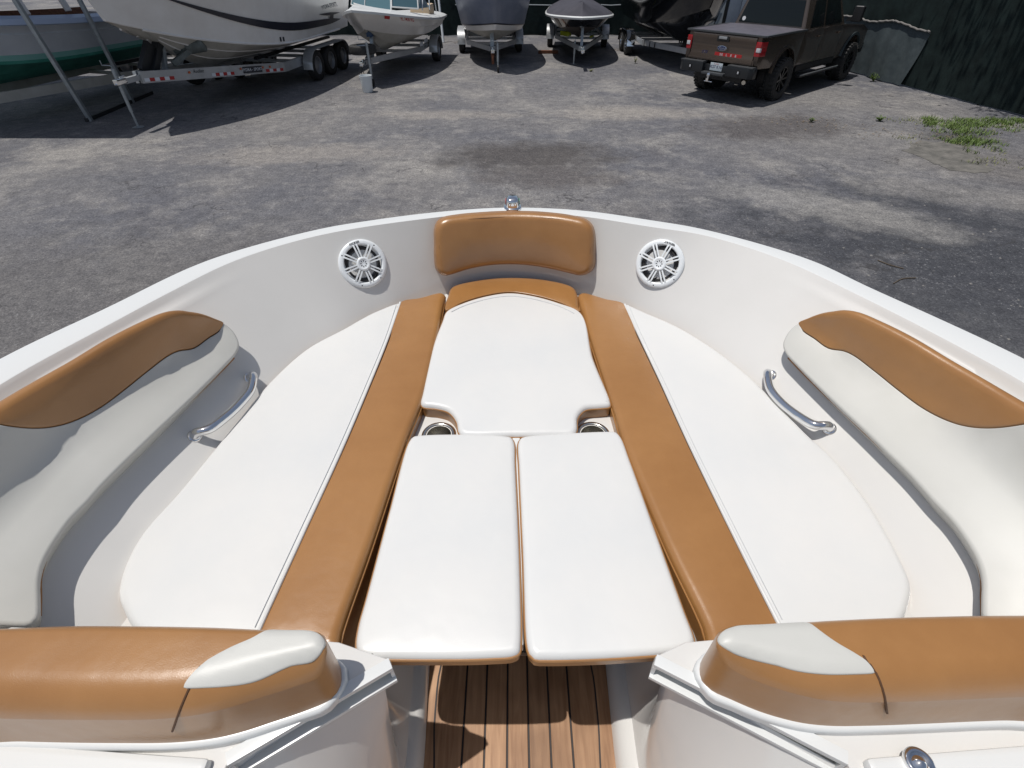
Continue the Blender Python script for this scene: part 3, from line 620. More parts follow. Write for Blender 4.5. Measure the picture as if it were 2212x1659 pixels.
def wall_line(parent, pts, h, r, m, name, closed=False, step=0.012, n=6, rolled=False):
    if rolled:
        q = [Winv2(p[0], p[1], h) for p in pts]; C = catmull([np.array(W(a, t, h*(taper(a) if t < 0.6 else 1)+roll(t))) for a, t in q], closed, step)
    else: C = catmull([np.array(W(*Winv(p[0], p[1], h), h)) for p in pts], closed, step); b = MB(); b.tube(C, r, n, closed=closed); return b.build(name, m, parent)
wall_line(fb, [(951, 566), (949, 520), (953, 492), (966, 481), (1000, 475), (1110, 469), (1220, 475), (1258, 485), (1271, 500), (1275, 530), (1272, 575)], 0.046, 0.0008, 'thread', 'seam')
# side bolsters
Rb = 0.030
right_top = [(1724, 697, 0.012), (1758, 678, 0.018), (1788, 667, Rb), (1821, 661, Rb), (1855, 666, Rb), (1905, 686, Rb), (1973, 719, Rb), (2073, 777, Rb), (2212, 855, Rb), (2330, 925, Rb), (2420, 1000, Rb), (2380, 960+40, sm)]
def bolster(side):
    f = (lambda x: x) if side > 0 else (lambda x: 2208-x)
    nm = bpy.data.objects.new('side_backrest', None); COL.objects.link(nm); nm.parent = boat; nm['label'] = 'right side backrest' if side > 0 else 'left side backrest in shade'
    bound = [(1724, 697), (1734, 713), (1758, 729), (1788, 750), (1821, 756), (1842, 765), (1889, 800), (1939, 840), (1989, 877), (2040, 904), (2090, 919), (2150, 922), (2212, 914), (2300, 905), (2400, 915)]
    tops = [(1745, 684, .012), (1770, 672, .02), (1795, 664, Rb), (1821, 661, Rb), (1855, 666, Rb), (1905, 686, Rb), (1973, 719, Rb), (2073, 777, Rb), (2212, 855, Rb), (2310, 907, Rb)]
    tan = [(f(x), y, sm) for x, y in bound[:-2]]+[(f(x), y, r) for x, y, r in tops[::-1]]
    wh = [(f(x), y+2, sm) for x, y in bound]+[(f(x), y, 0.009) for x, y in [(2440, 1000), (2455, 1150), (2420, 1290), (2300, 1342), (2200, 1350), (2140, 1350), (2124, 1335), (2121, 1295), (2121, 1250), (2108, 1205), (2060, 1130), (2013, 1080), (1973, 1035), (1905, 968), (1838, 904), (1771, 840), (1721, 790), (1696, 762), (1690, 742), (1704, 713)]]
    wall_pad(nm, 't', tan, 0.058, 'vinyl_tan', 'vinyl_tan', names=('tan_panel', 'tan_edge'), rolled=True, crown=0.0, g=0.03)
    wall_pad(nm, 'w', wh, 0.058, 'vinyl_bolster', 'vinyl_bolster', names=('white_panel', 'lower_edge'), rolled=True, crown=0.0, g=0.04)
    wall_line(nm, [(f(x), y+1) for x, y in [(2122, 1330), (2121, 1290), (2121, 1250), (2108, 1205), (2085, 1166), (2060, 1131), (2013, 1081), (1973, 1036), (1905, 969), (1838, 905), (1771, 841), (1721, 791), (1703, 772)]], 0.030, 0.0035, 'tan_dark', 'piping')
    wall_line(nm, [(f(x), y) for x, y in [(1790, 667), (1838, 677), (1939, 730), (2040, 786), (2140, 840), (2212, 881)]], 0.0590, 0.0013, 'thread', 'seam', rolled=True)
    wall_line(nm, [(f(x), y+9) for x, y in bound[1:-2]], 0.0585, 0.0009, 'thread_white', 'seam_stitching', rolled=True)
bolster(1); bolster(-1)
# grab handles
def handle(side, p0, mids, p1):
    a = W(*Winv(*p0, 0.0), 0.0); b_ = W(*Winv(*p1, 0.0), 0.0)
    q0 = Winv(*p0, 0.0); q1 = Winv(*p1, 0.0)
    pts = [W(*q0, -0.004), W(*q0, 0.022)]+[W(*Winv(*m_, 0.042), 0.042) for m_ in mids]+[W(*q1, 0.022), W(*q1, -0.004)]
    C = catmull(pts, step=0.006); k = len(C); rr = [0.0125 if 4 < i < k-5 else 0.0135 for i in range(k)]
    b = MB(); b.tube(C, rr, 20); h = b.build('grab_handle', 'chrome', boat, angle=70)
    for q in (q0, q1):
        n = Wn(*q); m_ = frame(W(*q, 0.0), np.cross(n, (0, 0, 1)), (0, 0, 1), n); z = MB(); z.lathe([(0.0001, 0.004), (0.015, 0.004), (0.019, 0.001), (0.019, -0.003)], 24, m_); z.build('mounting_flange', 'chrome', h, angle=60)
handle(1, (1664, 811), [(1664, 840), (1688, 870), (1722, 897), (1760, 918)], (1791, 926))
handle(-1, (540, 817), [(541, 843), (519, 872), (486, 903), (452, 927)], (421, 942))

# ---- speakers ---------------------------------------------------------------
def speaker(side, dx, dy, rot, label):
    a, t = Winv(dx, dy, 0.006); n = Wn(a, t); e = 1e-3; tx = Wp(a+e, t)-Wp(a-e, t); mtx = frame(W(a, t, 0.004), tx, np.cross(n, tx), n)
    s = bpy.data.objects.new('speaker', None); COL.objects.link(s); s.parent = boat; s.matrix_local = mtx; s['label'] = label
    b = MB(); b.lathe([(0.089, -0.004), (0.0895, 0.004), (0.087, 0.008), (0.082, 0.0105), (0.075, 0.0115), (0.071, 0.0105), (0.069, 0.006), (0.0685, -0.006)], 64); b.build('outer_ring', 'grille', s, angle=70)
    b = MB(); b.lathe([(0.069, -0.004), (0.0655, -0.002), (0.062, 0.000), (0.058, 0.002), (0.054, -0.001)], 48); b.build('surround', 'surround', s, angle=70)
    b = MB(); b.lathe([(0.054, -0.001), (0.03, -0.016), (0.012, -0.020), (0.0001, -0.020)], 48); b.build('cone', 'cone', s, angle=70)
    sp = MB()
    for k in range(8):
        an = rot+k*math.pi/4
        for d in (-0.0052, 0.0052):
            ux, uy = math.cos(an), math.sin(an); px, py = -uy, ux; pts = []
            for rr_, zz, w_ in ((0.022, 0.0135, 0.0024), (0.058, 0.0150, 0.0028), (0.069, 0.0135, 0.0028), (0.078, 0.0105, 0.0028)):
                pts.append((rr_, zz, w_))
            vs = []
            for rr_, zz, w_ in pts:
                sp_ = d*(0.82+0.35*(rr_/0.078))
                for (o_, z_) in ((-w_, -0.004), (-w_, 0), (w_, 0), (w_, -0.004)): vs.append((ux*rr_+px*(sp_+o_), uy*rr_+py*(sp_+o_), zz+z_))
            fs = []
            for i in range(3):
                for j in range(3): fs.append((i*4+j, i*4+j+1, i*4+j+5, i*4+j+4))
            sp.add(vs, fs)
    sp.build('grille_spokes', 'grille', s, angle=30)
    hb = MB(); hb.lathe([(0.0255, 0.009), (0.0255, 0.0145), (0.0235, 0.0165), (0.0195, 0.0175), (0.0175, 0.0168), (0.0155, 0.0155), (0.0001, 0.0155)], 40); hub = hb.build('hub', 'grille', s, angle=40)
    wd = MB()
    for k in range(8):
        an = rot+math.pi/8+k*math.pi/4; q = []
        for (rr_, da) in ((0.0125, -0.20), (0.0125, 0.20), (0.0055, 0.0)): q.append((rr_*math.cos(an+da), rr_*math.sin(an+da), 0.0159))
        wd.add(q, [(0, 1, 2)])
    wd.build('hub_slots', 'black', s)
    for an in (0.62, 1.94+0.45, 3.76+0.45, 5.2):
        z = MB(); z.lathe([(0.0001, 0.0), (0.0024, 0.0), (0.0030, -0.003)], 12, Matrix.Translation((0.0805*math.cos(an+rot), 0.0805*math.sin(an+rot), 0.0112))); z.build('screw', 'screw', s)
    put_text('brand_lettering', 'KICKER', 0.0115, 'black', Matrix.Rotation(-0.02, 4, 'Z') @ Matrix.Translation((-0.012*(-side) if side > 0 else -0.012, 0.0785, 0.0118)) @ Matrix.Rotation(0.12 if side < 0 else -0.12, 4, 'Z'), s, shear=0.25, bold=0.0003)
speaker(-1, 784, 570, R(8), 'left speaker')
speaker(1, 1425, 570, R(30), 'right speaker')
# ---- bow light --------------------------------------------------------------
c = U(1107, 452, RZ)
bl = MB(); mt = Matrix.Translation((c[0], c[1]+0.016, RZ+0.0))
def rr_box(w, d, z, k=20, p=3.2):
    return [(w*abs(math.cos(a))**(2/p)*(1 if math.cos(a) > 0 else -1), d*abs(math.sin(a))**(2/p)*(1 if math.sin(a) > 0 else -1), z) for a in [2*math.pi*i/k for i in range(k)]]
rows = [[mt @ Vector(p) for p in rr_box(w, d, z)] for w, d, z in ((0.034, 0.040, 0.0), (0.034, 0.040, 0.006), (0.026, 0.032, 0.010), (0.026, 0.032, 0.030), (0.024, 0.030, 0.038), (0.017, 0.022, 0.044), (0.001, 0.001, 0.046))]
bl.grid(rows, closed=True); lo = bl.build('bow_light', 'chrome', boat, angle=50)
for sx, mm in ((-1, 'red'), (1, 'green')):
    z = MB(); z.box((c[0]+sx*0.0255, c[1]+0.026, RZ+0.021), (0.005, 0.030, 0.016)); z.build('side_lens', mm, lo, bevel=0.002)

# ---- aft backrests on the consoles ------------------------------------------
DKZ = 1.815
def console(side):
    sx = side
    H = 0.122; z0 = DKZ+0.004; zt = z0+H; RR = 0.042
    if side > 0:
        pts = [(.321, .326), (.320, .308), (.332, .293), (.357, .281), (.402, .262), (.455, .248), (.50, .243), (.57, .243), (.78, .250), (1.0, .255), (1.0, .366), (.84, .369), (.64, .366), (.52, .361), (.47, .358), (.40, .355), (.352, .352), (.331, .343)]
        capo = [(.3225, .325), (.3225, .311), (.338, .299), (.362, .290), (.400, .276), (.430, .267), (.473, .261), (.536, .261), (.540, .2615), (.5395, .265), (.522, .288), (.500, .312), (.482, .338), (.474, .352), (.470, .354), (.400, .3505), (.355, .3475), (.336, .340)]
    else:
        pts = [(-.290, .318), (-.287, .300), (-.297, .281), (-.333, .264), (-.385, .247), (-.42, .236), (-.46, .227), (-.52, .221), (-.62, .220), (-.76, .222), (-.98, .23), (-.98, .346), (-.82, .348), (-.71, .352), (-.60, .352), (-.486, .350), (-.433, .348), (-.373, .345), (-.315, .342), (-.298, .334)]
        capo = [(-.291, .317), (-.2905, .302), (-.303, .287), (-.336, .275), (-.384, .256), (-.424, .247), (-.476, .242), (-.480, .2425), (-.4795, .246), (-.458, .276), (-.430, .302), (-.402, .322), (-.384, .341), (-.379, .343), (-.360, .3405), (-.316, .3375), (-.301, .330)]
    pts = [(x, y, 0.015 if abs(x) < 0.33 and y > 0.295 else (RR if y < 0.285 else 0.018 if y > 0.33 else 0.03)) for x, y in pts]
    def mp(u, v, h):
        k = np.clip(h/H, 0, 1); w_ = float(np.clip((0.345-v)/0.07, 0, 1))
        return (u, v+(0.020*k-0.004*math.sin(math.pi*k))*w_, z0+h)
    br = bpy.data.objects.new('aft_backrest', None); COL.objects.link(br); br.parent = boat; br['label'] = ('right' if side > 0 else 'left')+' aft backrest, tan with a white corner cap'
    t, s, ring = pad(pts, H, mp, g=0.02, step=0.010, nr=8)
    weld(t.build('tan_cover', 'vinyl_tan', br)); s.build('tan_side', 'vinyl_tan', br)
    # white corner cap: a thin panel sewn over the shoulder
    P3 = catmull([np.array(p) for p in pts], True, 0.010, extra='2')
    if area2(P3[:, :2]) < 0: P3 = P3[::-1]
    P2 = P3[:, :2].copy(); PRr = P3[:, 2].copy()
    def topz(u, v):
        dd_ = ((P2-np.array([u, v]))**2).sum(1); wq = 1/(dd_+1e-5)**1.5; rloc = float((wq*PRr).sum()/wq.sum()); d = seg_dist(np.array([[u, v]]), P2)[0]; ins = inside(np.array([[u, v]]), P2)[0]; r_ = rloc
        if not ins: d = 0
        x_ = max(0, r_-d); return H-r_+math.sqrt(max(r_*r_-x_*x_, 0))
    def mpc(u, v, h):
        hh = topz(u, v); p = mp(u, v, hh); return (p[0], p[1], p[2]+h)
    q = capo
    t, s, ring = pad(q, 0.0034, mpc, r=0.0015, g=0.010, step=0.005, nr=3)
    weld(t.build('white_corner_cap', 'vinyl_bolster', br)); s.build('corner_cap_edge', 'vinyl_bolster', br)
    # vertical seam down the near face
    seam = [(1865, 1420), (1892, 1454), (1909, 1499), (1916, 1540)] if side > 0 else [(430, 1444), (412, 1480), (390, 1530), (373, 1578)]
    C = []
    nearP = sorted([p[:2] for p in pts if p[1] < 0.30]); base_y = lambda x: np.interp(x, [p[0] for p in nearP], [p[1] for p in nearP])
    for i, (x, y) in enumerate(catmull([np.array(p, float) for p in seam], step=6)):
        best = None
        for hh in np.linspace(0.0, H, 60):
            p = U(x, y, z0+hh); yb = base_y(p[0]); r_ = RR; over = max(0, hh-(H-r_)); ys = yb+(r_-math.sqrt(max(r_*r_-over*over, 0))); ys = mp(p[0], ys, hh)[1]
            if best is None or abs(p[1]-ys) < best[0]: best = (abs(p[1]-ys), (p[0], ys-0.0005, z0+hh))
        C.append(best[1])
    b = MB(); b.tube(C, 0.0018, 6); b.build('seam', 'thread', br)
    # console deck
    if side > 0:
        rail = [U(1422, 1436, 1.80), U(1815, 1638, 1.80)]
    else:
        rail = [U(838, 1444, 1.80), U(505, 1640, 1.80)]
    r0, r1 = np.array(rail[0]), np.array(rail[1]); d = (r1-r0)/np.linalg.norm(r1-r0); nrm = np.array([-d[1], d[0], 0.0])*(1 if side > 0 else -1)   # towards the backrest
    if nrm[1] < 0: nrm = -nrm
    DZ = 1.80
    dk = [(r0[0]-0.002*sx, r0[1]+0.014)]+[tuple((r0+nrm*0.012)[:2]), tuple((r1+nrm*0.012)[:2]), (r1[0]+0.01*sx, r1[1]-0.02), (r1[0]+0.05*sx, -0.1), (r1[0]+0.07*sx, -0.9), (sx*1.32, -0.9), (sx*1.20, 0.30), (sx*0.93, 0.405), (sx*0.40, 0.385), (sx*0.315, 0.378)]
    b = MB(); b.prism(dk, lambda u, v: (u, v, 1.768), lambda u, v: (u, v, DZ)); cd = b.build('console_deck', 'gel', boat, bevel=0.006, seg=3)
    # raised lip round the backrest
    lip = [(x, y) for x, y in inset(P2, -0.008)]
    lip = [p for p in lip if (abs(p[0]) < 0.97)]
    t, s, ring = pad([(p[0], p[1], 0.008) for p in np.array(lip)[::4]], 0.022, flat(DZ-0.002), g=0.04, step=0.015)
    weld(t.build('backrest_plinth', 'gel_trim', cd)); s.build('plinth_side', 'gel_trim', cd)
    # dash step aft of the backrest
    yb = 0.232
    b = MB(); b.prism([(r1[0]+0.03*sx, yb-0.03), (sx*1.16, yb+0.01), (sx*1.30, -0.88), (r1[0]+0.09*sx, -0.88)], lambda u, v: (u, v, DZ-0.005), lambda u, v: (u, v, DZ+0.018)); b.build('dash_panel', 'gel_trim', cd, bevel=0.011, seg=4)
    # window channel rail
    rl = bpy.data.objects.new('windscreen_channel', None); COL.objects.link(rl); rl.parent = boat
    out = -nrm   # towards the walkway
    A = r0-d*0.004; B = r1+d*0.006
    def bar(n0, n1, z0_, z1_, nm_, m_, ext=0.0):
        b = MB(); a0 = A-d*ext; b0 = B+d*ext
        vs = [a0+out*n0, a0+out*n1, b0+out*n1, b0+out*n0]; vs = [np.array([p[0], p[1], z0_]) for p in vs]+[np.array([p[0], p[1], z1_]) for p in vs]
        b.add(vs, [(0, 3, 2, 1), (4, 5, 6, 7), (0, 1, 5, 4), (1, 2, 6, 5), (2, 3, 7, 6), (3, 0, 4, 7)]); return b.build(nm_, m_, rl, bevel=0.0012)
    bar(-0.014, 0.006, 1.794, 1.806, 'upper_flange', 'gel_trim', 0.003)
    bar(-0.016, -0.009, 1.768, 1.792, 'channel_web', 'rail_lit_cream')
    bar(-0.014, 0.013, 1.758, 1.7675, 'lower_flange', 'gel_trim', 0.003)
    for e_, q_ in ((0, A), (1, B)):
        b = MB(); c_ = q_+(d*0.0 if e_ else d*0.0); b.beam((c_+out*-0.008)*np.array([1, 1, 0])+np.array([0, 0, 1.7815]), (c_+out*0.006)*np.array([1, 1, 0])+np.array([0, 0, 1.7815]), 0.006, 0.024); b.build('end_stop', 'gel_trim', rl)
    for f in (0.06, 0.30, 0.62, 0.95):
        c_ = A+(B-A)*f+out*-0.0085; z = MB(); z.lathe([(0.0001, 0.0012), (0.0030, 0.0012), (0.0034, 0.0)], 12, frame((c_[0], c_[1], 1.781), d, (0, 0, 1), out)); z.build('screw', 'screw', rl)
console(1); console(-1)
# chrome fitting on the right console
c = U(1986, 1648, 1.822); b = MB(); b.lathe([(0.021, -0.004), (0.021, 0.002), (0.019, 0.0045), (0.0145, 0.004), (0.013, 0.000), (0.0105, 0.002), (0.006, 0.0065), (0.0001, 0.0075)], 40, Matrix.Translation(c)); b.build('chrome_fitting', 'chrome', boat, angle=60)
# ---- outer hull (below the gunwale), transom ------------------------------------
hl = MB(); rows = []
Hc = smooth(resample(RO, 400), 12)
def shrink(C, fx, fy, z, yc=-0.4): return np.array([[0.02+(p[0]-0.02)*fx, yc+(p[1]-yc)*fy, z] for p in C])
hl.grid([outward(Hc, 0.0, RZ-0.02), outward(Hc, 0.012, RZ-0.05), outward(Hc, 0.012, RZ-0.085), outward(Hc, -0.004, RZ-0.10), shrink(Hc, 0.97, 0.985, 1.6), shrink(Hc, 0.90, 0.95, 1.25), shrink(Hc, 0.80, 0.90, 0.95), shrink(Hc, 0.35, 0.85, 0.70), shrink(Hc, 0.0, 0.80, 0.58)])
hl.build('outer_hull', 'gel_trim', boat, angle=40)
tr = MB(); tr.prism([(-1.38, RZ-0.06), (1.42, RZ-0.06), (1.15, 0.95), (0.02, 0.6), (-1.1, 0.95)], lambda u, v: (u, -3.88, v), lambda u, v: (u, -3.84, v)); tr.build('transom', 'gel_trim', boat)
aft = MB(); aft.prism([(-1.30, -0.92), (1.34, -0.92), (1.36, -3.84), (-1.33, -3.84)], lambda u, v: (u, v, 1.2), lambda u, v: (u, v, 1.235)); aft.build('cockpit_sole', 'gel_trim', boat)
for s in (-1, 1):
    b = MB(); b.prism([(s*1.30, -0.9), (s*1.45, -0.9), (s*1.45, -3.84), (s*1.30, -3.84)], lambda u, v: (u, v, RZ-0.06), lambda u, v: (u, v, RZ)); b.build('aft_gunwale', 'gel_trim', boat, bevel=0.01)
# trailer bunks under our own boat
tt = thing('boat_trailer', 'galvanised trailer under the nearest boat, hidden below its bow', 'trailer', (0, 0, 0))
for s in (-1, 1):
    b = MB(); b.beam((s*0.9, -4, 0.5), (s*0.15, 1.3, 0.5), 0.08, 0.12); b.build('side_beam', 'galv', tt)
    b = MB(); b.box((s*0.55, -1.5, 0.72), (0.1, 3.6, 0.12)); b.build('bunk', 'steel_dark', tt)
    b = MB(); b.lathe([(0.001, -0.1), (0.32, -0.1), (0.34, -0.07), (0.34, 0.07), (0.32, 0.1), (0.001, 0.1)], 28, Matrix.Translation((s*1.12, -2.0, 0.34)) @ Matrix.Rotation(R(90), 4, 'Y')); b.build('wheel', 'tyre', tt)
for q_ in ((-1.9, 2.0), (0, 0.7)):
    b = MB(); b.box((0, q_[0], 0.5), (q_[1], 0.08, 0.1)); b.build('crossmember', 'galv', tt)

# ================================================================== YARD: boats on trailers
def tyre_wheel(name, loc, r, w, parent, rim='rim_grey', rimr=0.58, axis='X', spokes=0, rot=None, tread=False):
    o = bpy.data.objects.new(name, None); COL.objects.link(o); o.parent = parent; o.location = loc
    o.rotation_euler = rot if rot else {'X': (0, R(90), 0), 'Z': (0, 0, 0), 'Y': (R(90), 0, 0)}[axis]
    ri = r*rimr; t = MB(); t.lathe([(ri, -w*0.42), (ri*1.08, -w*0.5), (r*0.90, -w*0.5), (r*0.975, -w*0.42), (r, -w*0.25), (r, w*0.25), (r*0.975, w*0.42), (r*0.90, w*0.5), (ri*1.08, w*0.5), (ri, w*0.42)], 36, closed=True)
    if tread:
        for k in range(30):
            a = 2*math.pi*k/30
            for sg in (-1, 1):
                m4 = Matrix.Rotation(a+(0.05*sg), 3, 'Z'); p = m4 @ Vector((r*0.985, 0, 0)); t.box((p.x, p.y, sg*w*0.30), (0.045, 0.05, w*0.34), M4=m4.to_3x3())
    t.build('tyre', 'tyre', o)
    b = MB(); b.lathe([(ri*1.02, -w*0.42), (ri*0.94, -w*0.40), (ri*0.90, -w*0.2), (ri*0.90, w*0.2), (ri*0.94, w*0.40), (ri*1.02, w*0.42)], 32)
    if spokes:
        for k in range(spokes):
            a = 2*math.pi*k/spokes
            for s_ in (-1, 1):
                p0 = Vector((math.cos(a)*0.15*ri, math.sin(a)*0.15*ri, s_*w*0.30)); a2 = a+0.10; p1 = Vector((math.cos(a2)*0.93*ri, math.sin(a2)*0.93*ri, s_*w*0.38)); b.beam(p0, p1, 0.16*ri, 0.03, up=(0, 0, 1))
        for s_ in (-1, 1): b.lathe([(0.001, s_*w*0.34), (0.22*ri, s_*w*0.34), (0.25*ri, s_*w*0.26)], 20)
    else:
        for s_ in (-1, 1): b.lathe([(ri*0.92, s_*w*0.15), (ri*0.6, s_*w*0.22), (ri*0.35, s_*w*0.30), (0.001, s_*w*0.32)], 28)
    b.build('rim', rim, o, angle=30)
    return o
def hull_rows(L, B, zk, zc, zs0, zs1, rake=1.0, bluntness=2.2, stern=0.92, flare=0.82, n=22, tilt=0.0, vee=0.75, crise=0.45):
    """stations from stern (y=0) to stem (y=L). returns function row(kind) -> right-side points"""
    S = np.linspace(0, 1, n)**0.85; K, C, X, G = [], [], [], []
    for s in S:
        wsh = (B/2)*(stern+(1-stern)*min(1, s*3))*(1-max(0, (s-0.35)/0.65)**bluntness)
        wc = wsh*flare*(1-0.55*max(0, (s-0.45)/0.55)**1.6)
        yk = L*s-rake*max(0, s-0.5)**1.5*2.3; yc = L*s-rake*0.62*max(0, s-0.5)**1.5*2.3; ysx = L*s
        zz = zs0+(zs1-zs0)*s**1.7; rise = (zs1-zk)*0.62*max(0, (s-vee)/(1-vee))**2.2
        K.append((0, yk, zk+rise)); C.append((wc, yc, zc+(zs1-zc)*crise*max(0, (s-0.35)/0.65)**1.8)); G.append((wsh, ysx, zz))
        X.append(((wc*0.55+wsh*0.45)*1.0, yc*0.55+ysx*0.45, (zc+(zs1-zc)*crise*max(0, (s-0.35)/0.65)**1.8)*0.52+zz*0.48))
    return dict(K=K, C=C, X=X, G=G)
def lerp_row(a, b, f): return [tuple(p[k]+(q[k]-p[k])*f for k in range(3)) for p, q in zip(a, b)]
def both(row): return [(-x, y, z) for x, y, z in row][::-1]+list(row)[1:] if False else [(-x, y, z) for x, y, z in row]+list(row[::-1])
def hull_strip(name, rows, m, parent, **kw):
    b = MB(); b.grid([both(r) for r in rows]); return b.build(name, m, parent, angle=40, **kw)
def off_row(row, d, dz=0.0): return [(x+d*(1 if x > 0.02 else 0), y+(d if x < 0.3 else 0), z+dz) for x, y, z in row]
def stern_cap(name, H, m, parent, keys=('K', 'C', 'X', 'G')):
    r = [H[k][0] for k in keys]; b = MB(); pts = [(p[0], p[1], p[2]) for p in r]+[(-p[0], p[1], p[2]) for p in r[::-1][:-1]]
    b.add(pts, [tuple(range(len(pts)))]); return b.build(name, m, parent)
def fender(parent, x, y, w, r, z, m='alu', n_w=1, gap=0.9, th=0.012):
    b = MB(); prof = []
    half = (n_w-1)*gap/2
    for k in range(0, 9): a = math.pi*k/16; prof.append((half+r*math.cos(a)*1.0, z+r*math.sin(a)*0.9))
    prof = [(half+r*1.03, z-0.05)]+prof; full = prof+[(-p[0], p[1]) for p in prof[::-1]]
    rows = [[(x+sx*w/2, y+p[0], p[1]) for p in full] for sx in (-1, -0.96, 0.96, 1)]
    for q, d in ((0, -0.03), (3, -0.03)): rows[q] = [(p[0], p[1], p[2]+d) for p in rows[q]]
    b.grid(rows); return b.build('fender', m, parent, angle=40)
def trailer(name, label, loc, rotz, tongue, half, zb, wheels, wr=0.33, zt=None, jack_x=0.25, jack_back=0.9, frame_m='alu', fend='alu', bh=0.12, stern=-1.4, group='boat trailers parked in the yard', winch='mossy', spokes=0, rim='rim_grey', jackh=0.95, jack_wheel=True, post=True, wpost=1.6, jack=True):
    t = thing(name, label, 'trailer', loc, rotz, group); zt = zb if zt is None else zt
    ys = max(wheels)+1.3
    for s in (-1, 1):
        b = MB(); b.beam((s*half, stern, zb), (s*half, ys, zb), 0.06, bh); b.build('side_beam', frame_m, t)
        b = MB(); b.beam((s*half, ys-0.01, zb), (s*0.05, tongue-0.5, zt), 0.06, bh); b.build('tongue_beam', frame_m, t)
        b = MB(); b.beam((s*half*0.55, stern+0.1, zb+0.22), (s*half*0.4, ys+0.2, zb+0.20), 0.09, 0.06); b.build('bunk', 'steel_dark', t)
    for y in [stern+0.1]+list(wheels)+[ys-0.1]:
        b = MB(); b.beam((-half, y, zb-0.06), (half, y, zb-0.06), 0.07, 0.07); b.build('crossmember', frame_m, t)
    for y in wheels:
        for s in (-1, 1): tyre_wheel('wheel', (s*(half+0.20), y, wr), wr, 0.2, t, rim=rim, spokes=spokes)
    for s in (-1, 1): fender(t, s*(half+0.20), sum(wheels)/len(wheels), 0.27, wr*1.22, wr, fend, len(wheels), abs(wheels[0]-wheels[-1])/max(1, len(wheels)-1) if len(wheels) > 1 else 0)
    b = MB(); b.beam((0, tongue-0.62, zt), (0, tongue-0.12, zt), 0.09, 0.09); b.build('tongue_tube', frame_m, t)
    b = MB(); b.box((0, tongue-0.03, zt+0.01), (0.10, 0.24, 0.09)); b.tube([(0, tongue+0.03, zt+0.02), (0, tongue+0.07, zt-0.04)], 0.04, 10); b.box((0, tongue-0.12, zt+0.07), (0.03, 0.14, 0.03)); b.build('coupler', 'chrome', t, bevel=0.012)
    if jack:
        b = MB(); jy = tongue-jack_back; b.tube([(jack_x, jy, 0.28), (jack_x, jy, jackh)], 0.033, 10); b.tube([(jack_x, jy, 0.12), (jack_x, jy, 0.3)], 0.024, 10); jo = b.build('tongue_jack', 'galv', t)
        b = MB(); b.tube([(jack_x, jy, jackh), (jack_x, jy, jackh+0.05), (jack_x+0.05, jy, jackh+0.06), (jack_x+0.19, jy, jackh+0.06), (jack_x+0.19, jy, jackh+0.14)], 0.009, 8); b.build('crank', 'galv', jo)
        if jack_wheel: b = MB(); b.lathe([(0.001, -0.03), (0.085, -0.03), (0.10, -0.015), (0.10, 0.015), (0.085, 0.03), (0.001, 0.03)], 20, Matrix.Translation((jack_x, jy, 0.10)) @ Matrix.Rotation(R(90), 4, 'Y')); b.build('jack_wheel', 'black', jo)
        else: b = MB(); b.lathe([(0.001, 0.02), (0.03, 0.02), (0.10, 0.0), (0.11, -0.0)], 20, Matrix.Translation((jack_x, jy, 0.008))); b.tube([(jack_x, jy, 0.01), (jack_x, jy, 0.2)], 0.022, 8); b.build('foot_plate', 'galv', jo)
    if post:
        py = tongue-wpost; b = MB(); b.beam((0, py+0.15, zt), (0, py-0.1, zt+0.62), 0.08, 0.08, up=(0, 1, 0)); p = b.build('winch_post', 'galv', t)
        b = MB(); b.box((0.02, py-0.02, zt+0.55), (0.14, 0.20, 0.16)); b.tube([(-0.07, py-0.02, zt+0.60), (0.13, py-0.02, zt+0.60)], 0.05, 12); b.tube([(0.12, py-0.02, zt+0.60), (0.2, py-0.02, zt+0.60), (0.2, py+0.1, zt+0.72)], 0.012, 8); b.build('winch', winch, p, bevel=0.01)
        b = MB(); b.box((0, py-0.22, zt+0.72), (0.10, 0.07, 0.12)); b.build('bow_stop', 'black', p, bevel=0.02)
    return t
def tape(t, p0, p1, n, w=0.05, red_first=True, xoff=0.033):
    p0, p1 = Vector(p0), Vector(p1); d = (p1-p0).normalized(); side = d.cross(Vector((0, 0, 1))).normalized()
    L_ = (p1-p0).length/n
    for k in range(n):
        a = p0+d*(k*L_); b_ = p0+d*((k+1)*L_-0.003); b = MB(); b.beam(a, b_, 0.004, w); b.build('reflective_tape', 'red_tape' if (k % 2 == 0) == red_first else 'white_tape', t)

HD = R(171.2)
# --- B: large white cuddy on a tri axle trailer -----------------------------
B0 = (-6.42, 17.1, 0)
tb = trailer('boat_trailer', 'long aluminium triple axle trailer with red and white tape under the large white hull', B0, HD, 6.35, 0.98, 0.50, [-0.85, 0.0, 0.85], wr=0.36, zt=0.86, jack_x=0.30, jack_back=0.30, bh=0.20, stern=-1.7, jackh=1.02, jack_wheel=False, wpost=1.45, winch='mossy')
